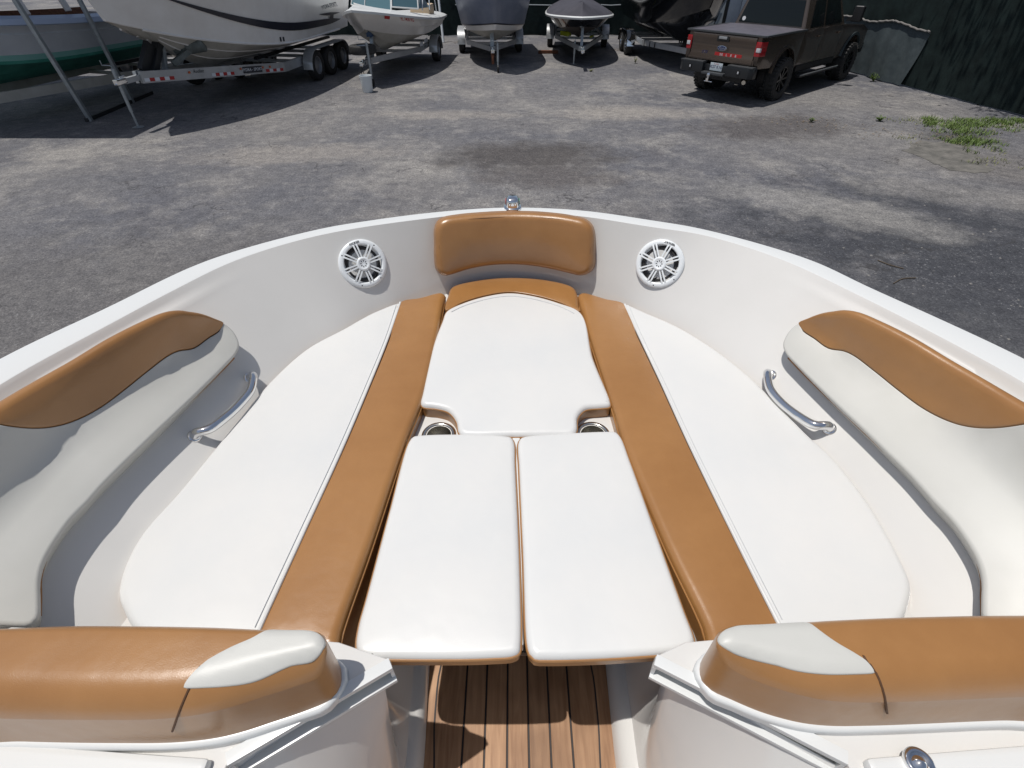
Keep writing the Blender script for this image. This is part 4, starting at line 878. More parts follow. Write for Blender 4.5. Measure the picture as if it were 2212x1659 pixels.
# visible outer face of the port tongue beam (local +x turns to the camera side: the boat points at us)
a_, b_ = Vector((-0.98, 2.14, 0.50)), Vector((-0.05, 5.85, 0.86)); dd = b_-a_
sg = -1
def on_beam(f, dz=0.0, o=-0.034): p = a_+dd*f; n = dd.cross(Vector((0, 0, 1))).normalized()*(-1); return p+n*(-o if False else 0.0335)*1.0+Vector((0, 0, dz))
def beam_out(f, dz=0.0):
    n = Vector((-dd.y, dd.x, 0)).normalized(); n = n if n.x < 0 else -n
    return a_+dd*f+n*0.034+Vector((0, 0, dz))
for f0, f1, k in ((0.02, 0.17, 5), (0.42, 0.58, 6), (0.82, 0.99, 6)):
    tape(tb, beam_out(f0, -0.045), beam_out(f1, -0.045), k, 0.06, red_first=True)
pl_c = beam_out(0.28, 0.0); n_ = Vector((-dd.y, dd.x, 0)).normalized(); n_ = n_ if n_.x < 0 else -n_
b = MB(); b.beam(beam_out(0.20, 0.0)+n_*0.002, beam_out(0.35, 0.0)+n_*0.002, 0.006, 0.13); pl = b.build('name_plate', 'decal_dark', tb)
put_text('plate_lettering', 'HYDRA - SPORT', 0.085, 'white_tape', frame(pl_c+n_*0.007, -dd.normalized(), (0, 0, 1), n_), tb, bold=0.001)
put_text('maker_lettering', 'Rocket', 0.09, 'steel_dark', frame(beam_out(0.66, 0.04)+n_*0.003, -dd.normalized(), (0, 0, 1), n_), tb, shear=0.3)
for f in (0.19, 0.365, 0.72, 0.13):
    b = MB(); q = beam_out(f, 0.03)+n_*0.008; b.box(q, (0.02, 0.05, 0.04)); b.build('marker_light', 'orange', tb, bevel=0.006)
# winch clutter: black straps, rope coils and rusty stand on the tongue
b = MB(); b.beam((0.06, 5.35, 0.86), (0.02, 4.7, 1.55), 0.16, 0.14, up=(0, 1, 0)); b.beam((0.1, 5.55, 0.9), (0.05, 5.15, 1.32), 0.10, 0.22, up=(0, 1, 0)); b.build('winch_stand', 'steel_dark', tb, bevel=0.02)
b = MB(); b.tube([(-0.30, 4.55, 1.22), (-0.62, 4.42, 1.26)], 0.15, 16); b.tube([(-0.05, 4.65, 1.15), (-0.30, 4.55, 1.22)], 0.09, 16); b.beam((-0.1, 4.9, 0.95), (-0.42, 4.5, 1.2), 0.14, 0.10); b.build('bow_roller', 'mossy', tb, bevel=0.02)
for k in range(5):
    C = [(0.05+0.10*math.cos(t*0.7)+0.02*k, 4.95-0.10*k+0.08*math.sin(t*0.7), 1.50+0.10*math.sin(t*1.1+k)-0.04*k) for t in range(10)]
    b = MB(); b.tube(catmull([np.array(p) for p in C], True, 0.03), 0.012, 6, closed=True); b.build('rope', 'rope', tb)
def hull_boat(name, label, loc, rotz, H, mats, group='boats parked on trailers'):
    o = thing(name, label, 'boat', loc, rotz, group)
    return o
HB = hull_rows(8.5, 2.95, 0.72, 0.98, 1.75, 2.95, rake=1.3, bluntness=2.7, vee=0.60, crise=0.40)
ob = hull_boat('cuddy_boat', 'large white boat with a dark swoosh stripe on the triple axle trailer', (B0[0]+0.28, B0[1]+1.75, 0), HD, HB, None)
X2 = lerp_row(HB['C'], HB['G'], 0.30)
hull_strip('hull_bottom', [HB['K'], lerp_row(HB['K'], HB['C'], 0.33), lerp_row(HB['K'], HB['C'], 0.34)], 'bottom_dirty', ob)
hull_strip('strake', [lerp_row(HB['K'], HB['C'], 0.34), [(x+0.02, y, z-0.02) for x, y, z in lerp_row(HB['K'], HB['C'], 0.36)], lerp_row(HB['K'], HB['C'], 0.68)], 'bottom_dirty', ob)
hull_strip('lower_hull', [lerp_row(HB['K'], HB['C'], 0.68), [(x+0.02, y, z-0.02) for x, y, z in lerp_row(HB['K'], HB['C'], 0.70)], HB['C']], 'bottom_dirty', ob)
hull_strip('topsides', [HB['C'], [(x+0.03, y, z+0.01) for x, y, z in HB['C']], X2, lerp_row(HB['C'], HB['G'], 0.6), HB['G']], 'hull_white', ob)
hull_strip('rub_rail', [off_row(HB['G'], 0.0, -0.03), off_row(HB['G'], 0.035, -0.03), off_row(HB['G'], 0.035, 0.03), off_row(HB['G'], 0.0, 0.03)], 'black', ob)
hull_strip('deck', [HB['G'], [(x*0.8, y*0.98, z+0.12) for x, y, z in HB['G']], [(0, y*0.98, z+0.2) for x, y, z in HB['G']]], 'hull_white', ob)
stern_cap('transom', HB, 'hull_white', ob)
for f_ in (0.35, 0.69):
    for sx in (-1, 1):
        b = MB(); b.tube([(sx*(p[0]+0.012), p[1], p[2]-0.012) for p in lerp_row(HB['K'], HB['C'], f_)[1:-3]], 0.022, 6); b.build('spray_rail', 'hull_white', ob)
for sx in (-1, 1):
    b = MB(); b.tube([(sx*(p[0]+0.02), p[1], p[2]) for p in HB['C'][1:-2]], 0.025, 6); b.build('chine_rail', 'hull_white', ob)
# the swoosh: a tapering band laid on the topsides, port side
def side_pt(H, s, f, sx=-1, off=0.006):
    n = len(H['G']); i = s*(n-1); k = min(n-2, int(i)); w_ = i-k
    c = np.array(H['C'][k])*(1-w_)+np.array(H['C'][k+1])*w_; gq = np.array(H['G'][k])*(1-w_)+np.array(H['G'][k+1])*w_; p = c+(gq-c)*f
    p[0] += off; p[2] += 0.0; return (sx*p[0], p[1], p[2])
def band(H, pts, m, name, parent, sx=-1, off=0.02):
    b = MB(); C = catmull([np.array(p, float) for p in pts], step=0.04); b.grid([[side_pt(H, s, f-w, sx, off) for s, f, w in C], [side_pt(H, s, f+w, sx, off) for s, f, w in C]]); return b.build(name, m, parent)
band(HB, [(0.045, 0.30, 0.005), (0.10, 0.30, 0.07), (0.20, 0.30, 0.085), (0.40, 0.31, 0.075), (0.60, 0.38, 0.048), (0.76, 0.48, 0.022), (0.86, 0.56, 0.003)], 'decal_dark', 'swoosh_stripe', ob)
band(HB, [(0.05, 0.50, 0.0), (0.12, 0.50, 0.045), (0.20, 0.52, 0.0)], 'decal_dark', 'arrow_mark', ob)
band(HB, [(0.095, 0.42, 0.09), (0.12, 0.42, 0.09)], 'decal_dark', 'arrow_stem', ob)
p = Vector(side_pt(HB, 0.13, 0.72, -1, 0.03)); put_text('hull_lettering', 'HYDRA-SPORTS', 0.14, 'decal_dark', frame(p, (0, -1, 0), (0.25, 0, 1)), ob, bold=0.002)
for s_, f_ in ((0.42, 0.08), (0.435, 0.08)):
    q = side_pt(HB, s_, f_, -1, 0.03); b = MB(); b.box(q, (0.02, 0.05, 0.09)); b.build('drain_fitting', 'decal_dark', ob, bevel=0.008)
b = MB(); b.box((0, -0.25, 1.25), (0.5, 0.5, 0.9)); b.box((0, -0.35, 1.9), (0.45, 0.65, 0.5)); b.build('outboard_motor', 'black', ob, bevel=0.08)
# --- A: green bottomed hull far left -----------------------------------------
HA = hull_rows(6.9, 2.7, 0.58, 0.95, 1.55, 1.98, rake=1.2, bluntness=3.0, vee=0.62)
A0 = (-9.95, 15.75, 0); HDA = R(164)
oa = hull_boat('white_hull_boat', 'white hull with green bottom paint and pale blue gunwale at the far left', A0, HDA, HA, None)
kc = HA['K'], HA['C']
hull_strip('hull_bottom', [HA['K'], lerp_row(*kc, 0.3), lerp_row(*kc, 0.31)], 'green', oa)
hull_strip('strake', [lerp_row(*kc, 0.31), [(x+0.03, y, z-0.03) for x, y, z in lerp_row(*kc, 0.33)], lerp_row(*kc, 0.62)], 'green', oa)
hull_strip('lower_strake', [lerp_row(*kc, 0.62), [(x+0.03, y, z-0.03) for x, y, z in lerp_row(*kc, 0.64)], HA['C'], [(x+0.03, y, z+0.0) for x, y, z in HA['C']], [(x+0.03, y, z+0.02) for x, y, z in lerp_row(HA['C'], HA['G'], 0.05)]], 'green', oa)
hull_strip('boot_stripe', [[(x+0.03, y, z+0.02) for x, y, z in lerp_row(HA['C'], HA['G'], 0.05)], [(x+0.02, y, z) for x, y, z in lerp_row(HA['C'], HA['G'], 0.22)]], 'green_light', oa)
hull_strip('topsides', [[(x+0.02, y, z) for x, y, z in lerp_row(HA['C'], HA['G'], 0.22)], lerp_row(HA['C'], HA['G'], 0.5), lerp_row(HA['C'], HA['G'], 0.70), [(x-0.03, y, z) for x, y, z in lerp_row(HA['C'], HA['G'], 0.73)], lerp_row(HA['C'], HA['G'], 0.9)], 'hull_grey', oa)
hull_strip('gunwale', [lerp_row(HA['C'], HA['G'], 0.9), off_row(HA['G'], 0.05, -0.05), off_row(HA['G'], 0.05, 0.04), off_row(HA['G'], -0.12, 0.09)], 'blue_strip', oa)
hull_strip('cockpit', [off_row(HA['G'], -0.12, 0.09), [(max(0, x-0.25), y-0.2, z-0.3) for x, y, z in HA['G']], [(0, y-0.2, z-0.35) for x, y, z in HA['G']]], 'rust', oa)
stern_cap('transom', HA, 'hull_grey', oa)
for s_, f_ in ((0.60, 0.12), (0.615, 0.13)):
    q = side_pt(HA, s_, f_, -1, 0.035); b = MB(); b.box(q, (0.02, 0.06, 0.08)); b.build('drain_fitting', 'black', oa, bevel=0.01)
for y in (2.2, 3.1, 4.2, 5.4):
    b = MB(); b.beam((-1.1, y, 1.75), (-0.7, y-0.1, 2.7), 0.12, 0.05); b.build('hardtop_leg', 'hull_white', oa, bevel=0.01)
ta = trailer('boat_trailer', 'weathered grey trailer under the green bottomed hull at the far left', (A0[0]+0.15, A0[1]-0.7, 0), HDA, 6.4, 0.95, 0.45, [-1.6, -0.8], wr=0.36, zt=0.5, bh=0.18, stern=-2.4, jack_x=0.2, jack_back=0.5, frame_m='bottom_dirty')
# steel gantry posts
gp = thing('steel_gantry', 'grey steel post gantry with dark base beam beside the green bottomed hull', 'gantry', U(197, 262), 0)
p1 = Vector(U(197, 262)); p2 = Vector(U(287, 222)); org = p1.copy()
for q, tl, nm_ in ((p1, (-0.22, -0.02), 'post'), (p2, (-0.14, 0.0), 'post')):
    b = MB(); b.beam(q-org, q-org+Vector((tl[0]*2.2, tl[1], 3.6)), 0.075, 0.075, up=(0, 1, 0)); b.build(nm_, 'galv', gp, bevel=0.004)
b = MB(); b.beam(p1-org+Vector((-0.05, -0.05, 0.035)), p2-org+(p2-p1)*0.55+Vector((0, 0, 0.035)), 0.08, 0.07); b.build('base_beam', 'steel_dark', gp, bevel=0.004)
b = MB(); b.beam(p1-org+Vector((-0.26, 0, 3.6)), p2-org+Vector((-0.26, 0, 3.6)), 0.09, 0.12); b.build('top_beam', 'galv', gp)
b = MB(); b.box(Vector((-11.6, 13.4, 3.72))-org, (6.5, 6.3, 0.04)); b.build('canopy_roof', 'wrap', gp)
for q in ((-14.6, 11.6), (-14.6, 15.6)):
    b = MB(); b.beam(Vector((q[0], q[1], 0))-org, Vector((q[0], q[1], 3.7))-org, 0.075, 0.075, up=(0, 1, 0)); b.build('post', 'galv', gp)

# --- C: small white runabout --------------------------------------------------
HDc = R(180+5.0)
C0 = (-3.36, 19.35, 0)
HDc = math.atan2(-(-3.80+3.36), -(19.35-15.1)) if False else R(174.2)
tc_ = trailer('boat_trailer', 'aluminium trailer with spare tyre on its tongue under the small white runabout', C0, HDc, 4.45, 0.72, 0.48, [0.0], wr=0.34, zt=0.55, jack_x=-0.12, jack_back=0.22, bh=0.13, stern=-1.2, winch='blue_paint', jackh=0.98, wpost=1.0)
tyre_wheel('spare_wheel', (0.10, 3.95, 0.80), 0.34, 0.19, tc_, axis='Z', rim='rim_grey')
b = MB(); b.tube([(0.02, 4.5, 0.50), (0.03, 4.52, 0.30), (0.10, 4.5, 0.16), (0.14, 4.42, 0.30), (0.08, 4.3, 0.5)], 0.008, 6); b.tube([(0.0, 4.5, 0.50), (-0.05, 4.52, 0.26), (0.02, 4.5, 0.12), (0.06, 4.42, 0.3)], 0.008, 6); b.build('safety_chain', 'steel_dark', tc_)
b = MB(); b.beam((-0.755, 0.4, 0.62), (-0.755, 0.8, 0.62), 0.02, 0.10); b.build('side_marker', 'white_tape', tc_)
b = MB(); b.beam((-0.755, 1.0, 0.60), (-0.755, 1.35, 0.60), 0.02, 0.10); b.build('side_marker', 'white_tape', tc_)
put_text('frame_lettering', 'FIRMA', 0.09, 'steel_dark', frame((-0.757, 0.75, 0.48), (0, -1, 0), (0, 0, 1)), tc_)
HC_ = hull_rows(5.75, 2.25, 0.58, 0.86, 1.12, 1.66, rake=1.2, bluntness=2.4, vee=0.6, flare=0.86)
oc = hull_boat('runabout_boat', 'small white runabout with windscreen and red registration mark beside the white bucket', (C0[0]+0.12, C0[1]+1.25, 0), HDc, HC_, None)
kc = HC_['K'], HC_['C']
hull_strip('hull_bottom', [HC_['K'], lerp_row(*kc, 0.5), [(x+0.015, y, z-0.015) for x, y, z in lerp_row(*kc, 0.52)], HC_['C']], 'bottom_dirty', oc)
hull_strip('topsides', [HC_['C'], [(x+0.02, y, z+0.01) for x, y, z in HC_['C']], lerp_row(HC_['C'], HC_['G'], 0.45), [(x+0.025, y, z) for x, y, z in lerp_row(HC_['C'], HC_['G'], 0.5)], lerp_row(HC_['C'], HC_['G'], 0.93)], 'hull_white', oc)
hull_strip('rub_rail', [lerp_row(HC_['C'], HC_['G'], 0.92), off_row(HC_['G'], 0.05, -0.05), off_row(HC_['G'], 0.055, 0.0), off_row(HC_['G'], -0.02, 0.035)], 'gel_trim', oc)
hull_strip('foredeck', [off_row(HC_['G'], -0.02, 0.035), [(x*0.75, y*0.97, z+0.09) for x, y, z in HC_['G']], [(0, y*0.97, z+0.13) for x, y, z in HC_['G']]], 'gel_trim', oc)
stern_cap('transom', HC_, 'hull_white', oc)
p = Vector(side_pt(HC_, 0.80, 0.80, -1, 0.03)); p_b = Vector(side_pt(HC_, 0.70, 0.80, -1, 0.03)); dx = (p_b-p).normalized()
put_text('registration_number', 'FL 7408 RG', 0.115, 'red_tape', frame(p_b+Vector((0, 0, 0.0))+dx*0.15+Vector((-0.03, 0, 0)), dx, (0.15, 0, 1)), oc, bold=0.002)
b = MB(); b.grid([[Vector(side_pt(HC_, 0.835, 0.72, -1, 0.035)), Vector(side_pt(HC_, 0.80, 0.72, -1, 0.035))], [Vector(side_pt(HC_, 0.835, 0.88, -1, 0.035)), Vector(side_pt(HC_, 0.80, 0.88, -1, 0.035))]]); b.build('registration_sticker', 'red_tape', oc)
# windscreen
for k, (xa, xb, ya, yb) in enumerate(((-0.95, -0.38, 3.15, 3.75), (-0.36, 0.36, 3.78, 3.78), (0.38, 0.95, 3.75, 3.15))):
    b = MB(); q = [(xa, ya, 1.50), (xb, yb, 1.58), (xb*0.93, yb-0.28, 2.02), (xa*0.93, ya-0.28, 1.98)]; b.add(q, [(0, 1, 2, 3)]); w_ = b.build('windscreen_pane', 'glass_tint', oc)
    b = MB(); b.tube([Vector(v) for v in q]+[Vector(q[0])], 0.022, 6); b.build('windscreen_frame', 'gel_trim', w_)
b = MB(); b.add([(-0.96, 3.1, 1.5), (-0.90, 2.85, 1.98), (-0.98, 1.9, 1.45)], [(0, 1, 2)]); b.build('side_window', 'glass_tint', oc)
for a1, a2 in (((-1.0, 2.0, 1.4), (-0.98, 1.7, 2.6)), ((-1.02, 1.2, 1.3), (-1.0, 1.65, 2.6)), ((-1.0, 2.9, 1.45), (-0.98, 2.1, 2.6))):
    b = MB(); b.tube([a1, a2], 0.017, 8); b.build('canopy_pole', 'pvc', oc)
b = MB(); b.box((-0.6, 1.3, 1.35), (0.6, 0.7, 0.28)); b.build('rear_seat', 'beige', oc, bevel=0.06)
b = MB(); b.lathe([(0.001, 0.14), (0.10, 0.12), (0.14, 0.0), (0.13, -0.05)], 20, Matrix.Translation((0.5, 3.3, 1.75))); b.build('steering_cover', 'green_light', oc)
# bucket
c = U(795, 199); bk_ = thing('bucket', 'white plastic bucket standing below the runabout tongue jack', 'bucket', c, R(20))
b = MB(); b.lathe([(0.001, 0.004), (0.124, 0.004), (0.128, 0.012), (0.146, 0.32), (0.152, 0.322), (0.152, 0.335), (0.149, 0.337), (0.150, 0.352), (0.155, 0.354), (0.156, 0.372), (0.146, 0.373), (0.142, 0.36), (0.122, 0.02), (0.001, 0.02)], 40); b.build('pail', 'bucket', bk_, angle=30)
b = MB(); b.tube([(0.152*math.cos(t), 0.152*math.sin(t), 0.33-0.17*math.sin(t)) for t in np.linspace(0.05, math.pi-0.05, 16)], 0.003, 6); b.build('bail_handle', 'galv', bk_)
# leaning white pvc pole by the fence
c = U(958, 92); c2 = U(947, 10, 1.35)
b = MB(); b.tube([c, np.array([c[0]-0.10, c[1]+0.35, 1.35])], 0.045, 12); o_ = b.build('white_pole', 'pvc', origin=c); o_['label'] = 'white plastic pole leaning upright behind the small runabout'; o_['category'] = 'pole'

# --- D: shrink wrapped boat --------------------------------------------------
D0 = (-0.78, 21.55, 0); HDd = R(183)
td = trailer('boat_trailer', 'aluminium trailer with tall centre winch post under the shrink wrapped boat', D0, HDd, 4.15, 0.80, 0.46, [-0.42, 0.42], wr=0.33, zt=0.5, jack_x=-0.14, jack_back=-0.22, bh=0.12, stern=-1.3, jackh=0.72, post=False)
b = MB(); b.beam((0, 3.45, 0.5), (0, 3.15, 1.42), 0.11, 0.10, up=(0, 1, 0)); p = b.build('winch_post', 'galv', td, bevel=0.006)
b = MB(); b.box((0, 3.2, 1.40), (0.14, 0.16, 0.14)); b.build('winch', 'blue_paint', p, bevel=0.02)
b = MB(); b.box((0, 4.0, 0.42), (0.10, 0.25, 0.10)); b.box((0.0, 4.2, 0.30), (0.07, 0.07, 0.22)); b.build('coupler_lock', 'rust', td, bevel=0.01)
HDh = hull_rows(6.3, 2.4, 0.58, 0.80, 1.55, 2.15, rake=1.2, bluntness=3.6, vee=0.70, flare=0.80, crise=0.16)
od = hull_boat('wrapped_boat', 'boat shrink wrapped in blue grey film above a white hull bottom', (D0[0]+0.0, D0[1]+1.5, 0), HDd, HDh, None)
kc = HDh['K'], HDh['C']
hull_strip('hull_bottom', [HDh['K'], lerp_row(*kc, 0.45), [(x+0.015, y, z-0.02) for x, y, z in lerp_row(*kc, 0.47)], HDh['C']], 'bottom_dirty', od)
hull_strip('chine_flat', [HDh['C'], [(x+0.04, y, z) for x, y, z in lerp_row(HDh['C'], HDh['G'], 0.13)]], 'hull_white', od)
hull_strip('wrap_edge', [[(x+0.045, y, z) for x, y, z in lerp_row(HDh['C'], HDh['G'], 0.12)], [(x+0.05, y+0.01, z) for x, y, z in lerp_row(HDh['C'], HDh['G'], 0.15)]], 'decal_dark', od)
hull_strip('shrink_wrap', [[(x+0.045, y, z) for x, y, z in lerp_row(HDh['C'], HDh['G'], 0.145)], [(x+0.04, y, z) for x, y, z in lerp_row(HDh['C'], HDh['G'], 0.5)], off_row(HDh['G'], 0.04), off_row(HDh['G'], 0.03, 0.05), [(x*0.5, y*0.98, z+0.35) for x, y, z in HDh['G']], [(0, y*0.97, z+0.6) for x, y, z in HDh['G']]], 'wrap', od)
stern_cap('transom', HDh, 'wrap', od)
# --- E: black covered boat with white rail ------------------------------------
E0 = (2.42, 22.45, 0); HDe = R(176)
te = trailer('boat_trailer', 'narrow trailer with yellow straps under the boat with black canvas cover', E0, HDe, 5.05, 0.80, 0.46, [0.0], wr=0.33, zt=0.5, jack_x=0.2, jack_back=1.15, bh=0.12, stern=-1.3, frame_m='galv', jackh=0.62, jack_wheel=False, wpost=1.2, winch='galv')
b = MB(); b.beam((0.62, 1.8, 0.60), (0.32, 2.1, 0.60), 0.10, 0.13); b.build('yellow_strap', 'yellow', te, bevel=0.02)
b = MB(); b.beam((-0.45, 2.0, 0.55), (-0.35, 2.3, 0.55), 0.08, 0.05); b.build('yellow_strap', 'yellow', te, bevel=0.02)
HE = hull_rows(5.9, 2.15, 0.58, 0.80, 1.10, 1.26, rake=1.0, bluntness=4.2, vee=0.66, flare=0.74)
oe = hull_boat('covered_bowrider', 'dark hulled boat under a faded black canvas cover with a white rub rail', (E0[0]+0.02, E0[1]+1.25, 0), HDe, HE, None)
kc = HE['K'], HE['C']
hull_strip('hull_bottom', [HE['K'], lerp_row(*kc, 0.5), HE['C']], 'hull_tan_reflect', oe)
hull_strip('topsides', [HE['C'], lerp_row(HE['C'], HE['G'], 0.5), lerp_row(HE['C'], HE['G'], 0.93)], 'hull_black', oe)
hull_strip('rub_rail', [off_row(lerp_row(HE['C'], HE['G'], 0.9), 0.0), off_row(HE['G'], 0.04, -0.045), off_row(HE['G'], 0.05, 0.0), off_row(HE['G'], 0.01, 0.03)], 'gel_trim', oe)
hull_strip('canvas_cover', [off_row(HE['G'], 0.0, 0.025), [(x*0.92, y*0.985, z+0.08) for x, y, z in HE['G']], [(x*0.6, y*0.95, z+0.22) for x, y, z in HE['G']], [(0, y*0.93, z+0.34) for x, y, z in HE['G']]], 'canvas_black', oe)
stern_cap('transom', HE, 'hull_black', oe)
b = MB(); b.box((0.05, 4.6, 1.68), (0.10, 0.25, 0.10)); b.build('bow_cleat', 'black', oe, bevel=0.02)
for sx in (-1, 1):
    b = MB(); q = [Vector(side_pt(HE, s_, f_, sx, 0.012)) for s_, f_ in ((0.66, 0.02), (0.72, 0.02), (0.80, 0.85), (0.74, 0.85))]; b.add(q, [(0, 1, 2, 3)]); b.build('hull_reflection', 'hull_tan_reflect', oe)  # brown quads painted as reflections on the black topsides
b = MB(); b.beam(U(1163, 112, 0.05), U(1205, 112, 0.05), 0.12, 0.09); o_ = b.build('timber_block', 'rust', origin=U(1184, 112, 0)); o_['label'] = 'rusty brown timber chock under the left wheel of the canvas covered boat'; o_['category'] = 'chock'
# --- F: big black boat ----------------------------------------------------------
F0 = (5.05, 21.0, 0); HDf = R(181)
tf = trailer('boat_trailer', 'silver trailer with chrome alloy spare wheel under the glossy black boat', F0, HDf, 4.6, 0.88, 0.50, [-0.42, 0.42], wr=0.34, zt=0.55, jack_x=-0.55, jack_back=1.0, bh=0.14, stern=-1.4, rim='chrome', spokes=6, fend='chrome', post=False, jackh=1.0)
tyre_wheel('spare_wheel', (-0.52, 2.55, 0.50), 0.36, 0.22, tf, rim='chrome', spokes=6, rot=(0, R(82), R(62)))
b = MB(); b.beam((-0.62, 3.3, 0.6), (-0.95, 3.0, 1.35), 0.09, 0.09, up=(0, 1, 0)); b.build('winch_post', 'galv', tf, bevel=0.006)
b = MB(); b.beam((-0.95, 3.3, 0.62), (-0.4, 2.9, 0.9), 0.05, 0.05); b.build('brace', 'alu', tf)
for s_ in (0.25, 0.8, 1.3):
    b = MB(); b.box((0.88-0.18*s_, 1.7+0.55*s_, 0.5), (0.08, 0.04, 0.17)); b.build('frame_clamp', 'steel_dark', tf)
HF = hull_rows(7.2, 2.6, 0.62, 0.95, 1.70, 2.35, rake=1.3, bluntness=3.4, vee=0.60, flare=0.80)
of_ = hull_boat('black_boat', 'big glossy black boat on the silver trailer left of the pickup truck', (F0[0]+0.02, F0[1]+1.9, 0), HDf, HF, None)
hull_strip('hull_bottom', [HF['K'], lerp_row(HF['K'], HF['C'], 0.5), HF['C']], 'hull_black', of_)
hull_strip('topsides', [HF['C'], [(x+0.02, y, z+0.01) for x, y, z in HF['C']], lerp_row(HF['C'], HF['G'], 0.5), HF['G']], 'hull_black', of_)
hull_strip('deck', [HF['G'], [(x*0.8, y*0.98, z+0.1) for x, y, z in HF['G']], [(0, y*0.98, z+0.2) for x, y, z in HF['G']]], 'hull_black', of_)
stern_cap('transom', HF, 'hull_black', of_)

# ================================================================== white shed behind the truck
sh_c = (7.85, 21.8, 0); shd = thing('storage_shed', 'white panelled storage shed behind the pickup truck', 'shed', sh_c, R(0))
b = MB(); b.box((0, 0.62, 1.3), (2.1, 1.2, 2.6)); b.build('shed_wall', 'shed_blue', shd)
x0 = -1.05
for k, (w_, mm, ) in enumerate(((0.30, 'shed_white'), (0.34, 'shed_white'), (0.12, 'steel_dark'), (0.42, 'shed_blue'), (0.42, 'shed_blue'), (0.42, 'shed_blue'))):
    b = MB(); b.box((x0+w_/2, 0.0+(0.02 if mm == 'steel_dark' else 0), 1.3), (w_-0.012, 0.04, 2.58)); b.build('door_panel' if mm != 'steel_dark' else 'door_post', mm, shd, bevel=0.008); x0 += w_
b = MB(); b.box((0, 0.6, 2.64), (2.3, 1.4, 0.08)); b.build('roof', 'shed_white', shd)

# ================================================================== fences with privacy mesh
def fence(name, label, path, h, m, ripple=0.05, seg=None, posts=2.4, z0=0.03, toppipe=True, inward=(0, -1)):
    t = thing(name, label, 'fence', (path[0][0], path[0][1], 0)); o = Vector((path[0][0], path[0][1], 0))
    C = catmull([np.array([x, y, 0.0]) for x, y in path], step=0.10); n = len(C)
    rr = np.random.default_rng(len(path)*3); ph = rr.uniform(0, 6, 8); rows = []
    for k in range(16):
        z = z0+(h-z0)*k/15; row = []
        for i in range(n):
            s = i*0.10; d = ripple*(0.5*math.sin(s*1.3+ph[0]+z*0.6)+0.3*math.sin(s*3.1+ph[1]-z)+0.22*math.sin(s*7.3+ph[2]+z*1.7)+0.12*math.sin(s*14+ph[3]+z*0.5))
            row.append((C[i][0]-o.x+inward[0]*(d+0.04), C[i][1]-o.y+inward[1]*(d+0.04), z+0.01*math.sin(s*4+ph[4])))
        rows.append(row)
    b = MB(); b.grid(rows); b.build('privacy_mesh', m, t, angle=80)
    P_ = resample(C, max(2, int(len(C)*0.10/posts)+1))
    for p in P_:
        b = MB(); b.tube([(p[0]-o.x-inward[0]*0.06, p[1]-o.y-inward[1]*0.06, 0), (p[0]-o.x-inward[0]*0.06, p[1]-o.y-inward[1]*0.06, h+0.06)], 0.03, 8); b.build('post', 'steel_dark', t)
    b = MB(); b.tube([(p[0]-o.x-inward[0]*0.05, p[1]-o.y-inward[1]*0.05, h) for p in C[::8]]+[tuple(C[-1]-np.array(o))[:2]+(h,)], 0.022, 8); b.build('top_rail', 'galv', t)
    return t, o
fb_, fo = fence('back_fence', 'dark green black mesh fence running behind the row of parked boats', [(-16, 25.6), (-8, 25.5), (0, 25.45), (5, 25.45), (9.0, 25.4)], 2.5, 'mesh')
for xa, xb in ((-2.3, -0.2), (0.55, 3.1), (3.6, 4.4)):
    b = MB(); b.tube([(xa-fo.x, 25.33-fo.y, 1.06), ((xa+xb)/2-fo.x, 25.33-fo.y, 1.04), (xb-fo.x, 25.33-fo.y, 1.06)], 0.018, 8); b.build('mid_rail', 'galv', fb_)
right_path = [(9.0, 25.4), (9.5, 21.0), (10.12, 17.6), (10.42, 15.4), (10.85, 13.2), (11.12, 12.0), (11.7, 9.4), (12.6, 5.0), (13.2, 0.0), (13.4, -4.0)]
fr_, fo2 = fence('side_fence', 'tall dark privacy mesh fence along the right side of the yard', right_path, 2.9, 'mesh', ripple=0.08, inward=(-1, 0))
# lower sheet, its sunlit tone put into the colour, hung against the side fence behind the truck, with its drooping hem rope
def fx(y): return float(np.interp(y, [p[1] for p in right_path[::-1]], [p[0] for p in right_path[::-1]]))
rows = []; hem = []
yy = np.linspace(19.5, 15.05, 60); ph = rng.uniform(0, 6, 6)
for k in range(14):
    row = []
    for j, y in enumerate(yy):
        f = j/59; top = 1.30+0.07*math.cos(f*7.0)-0.34*max(0, f-0.62)/0.38*0.5+0.03*math.sin(f*19); z = 0.03+(top-0.03)*k/13; ysh = y+0.35*(1-k/13)*f*0.4
        row.append((fx(ysh)-0.17-0.035*math.sin(f*21+ph[0])-0.02*math.sin(f*47+z*3+ph[1])-0.03*math.sin(f*9+z*2), ysh, z))
    rows.append(row)
b = MB(); b.grid(rows); o_ = b.build('hanging_sheet', 'mesh_lit_tone', origin=(fx(17), 17, 0), angle=80); o_['label'] = 'grey green mesh sheet coloured as if sunlit, hung low on the side fence beyond the truck'; o_['category'] = 'sheet'
b = MB(); b.tube([(p[0]-0.03, p[1], p[2]+0.02+0.008*math.sin(i*2.3)) for i, p in enumerate(rows[-1])], 0.022, 8); b.build('hem_rope', 'stone', o_, origin=(fx(17), 17, 0)).location = (0, 0, 0)

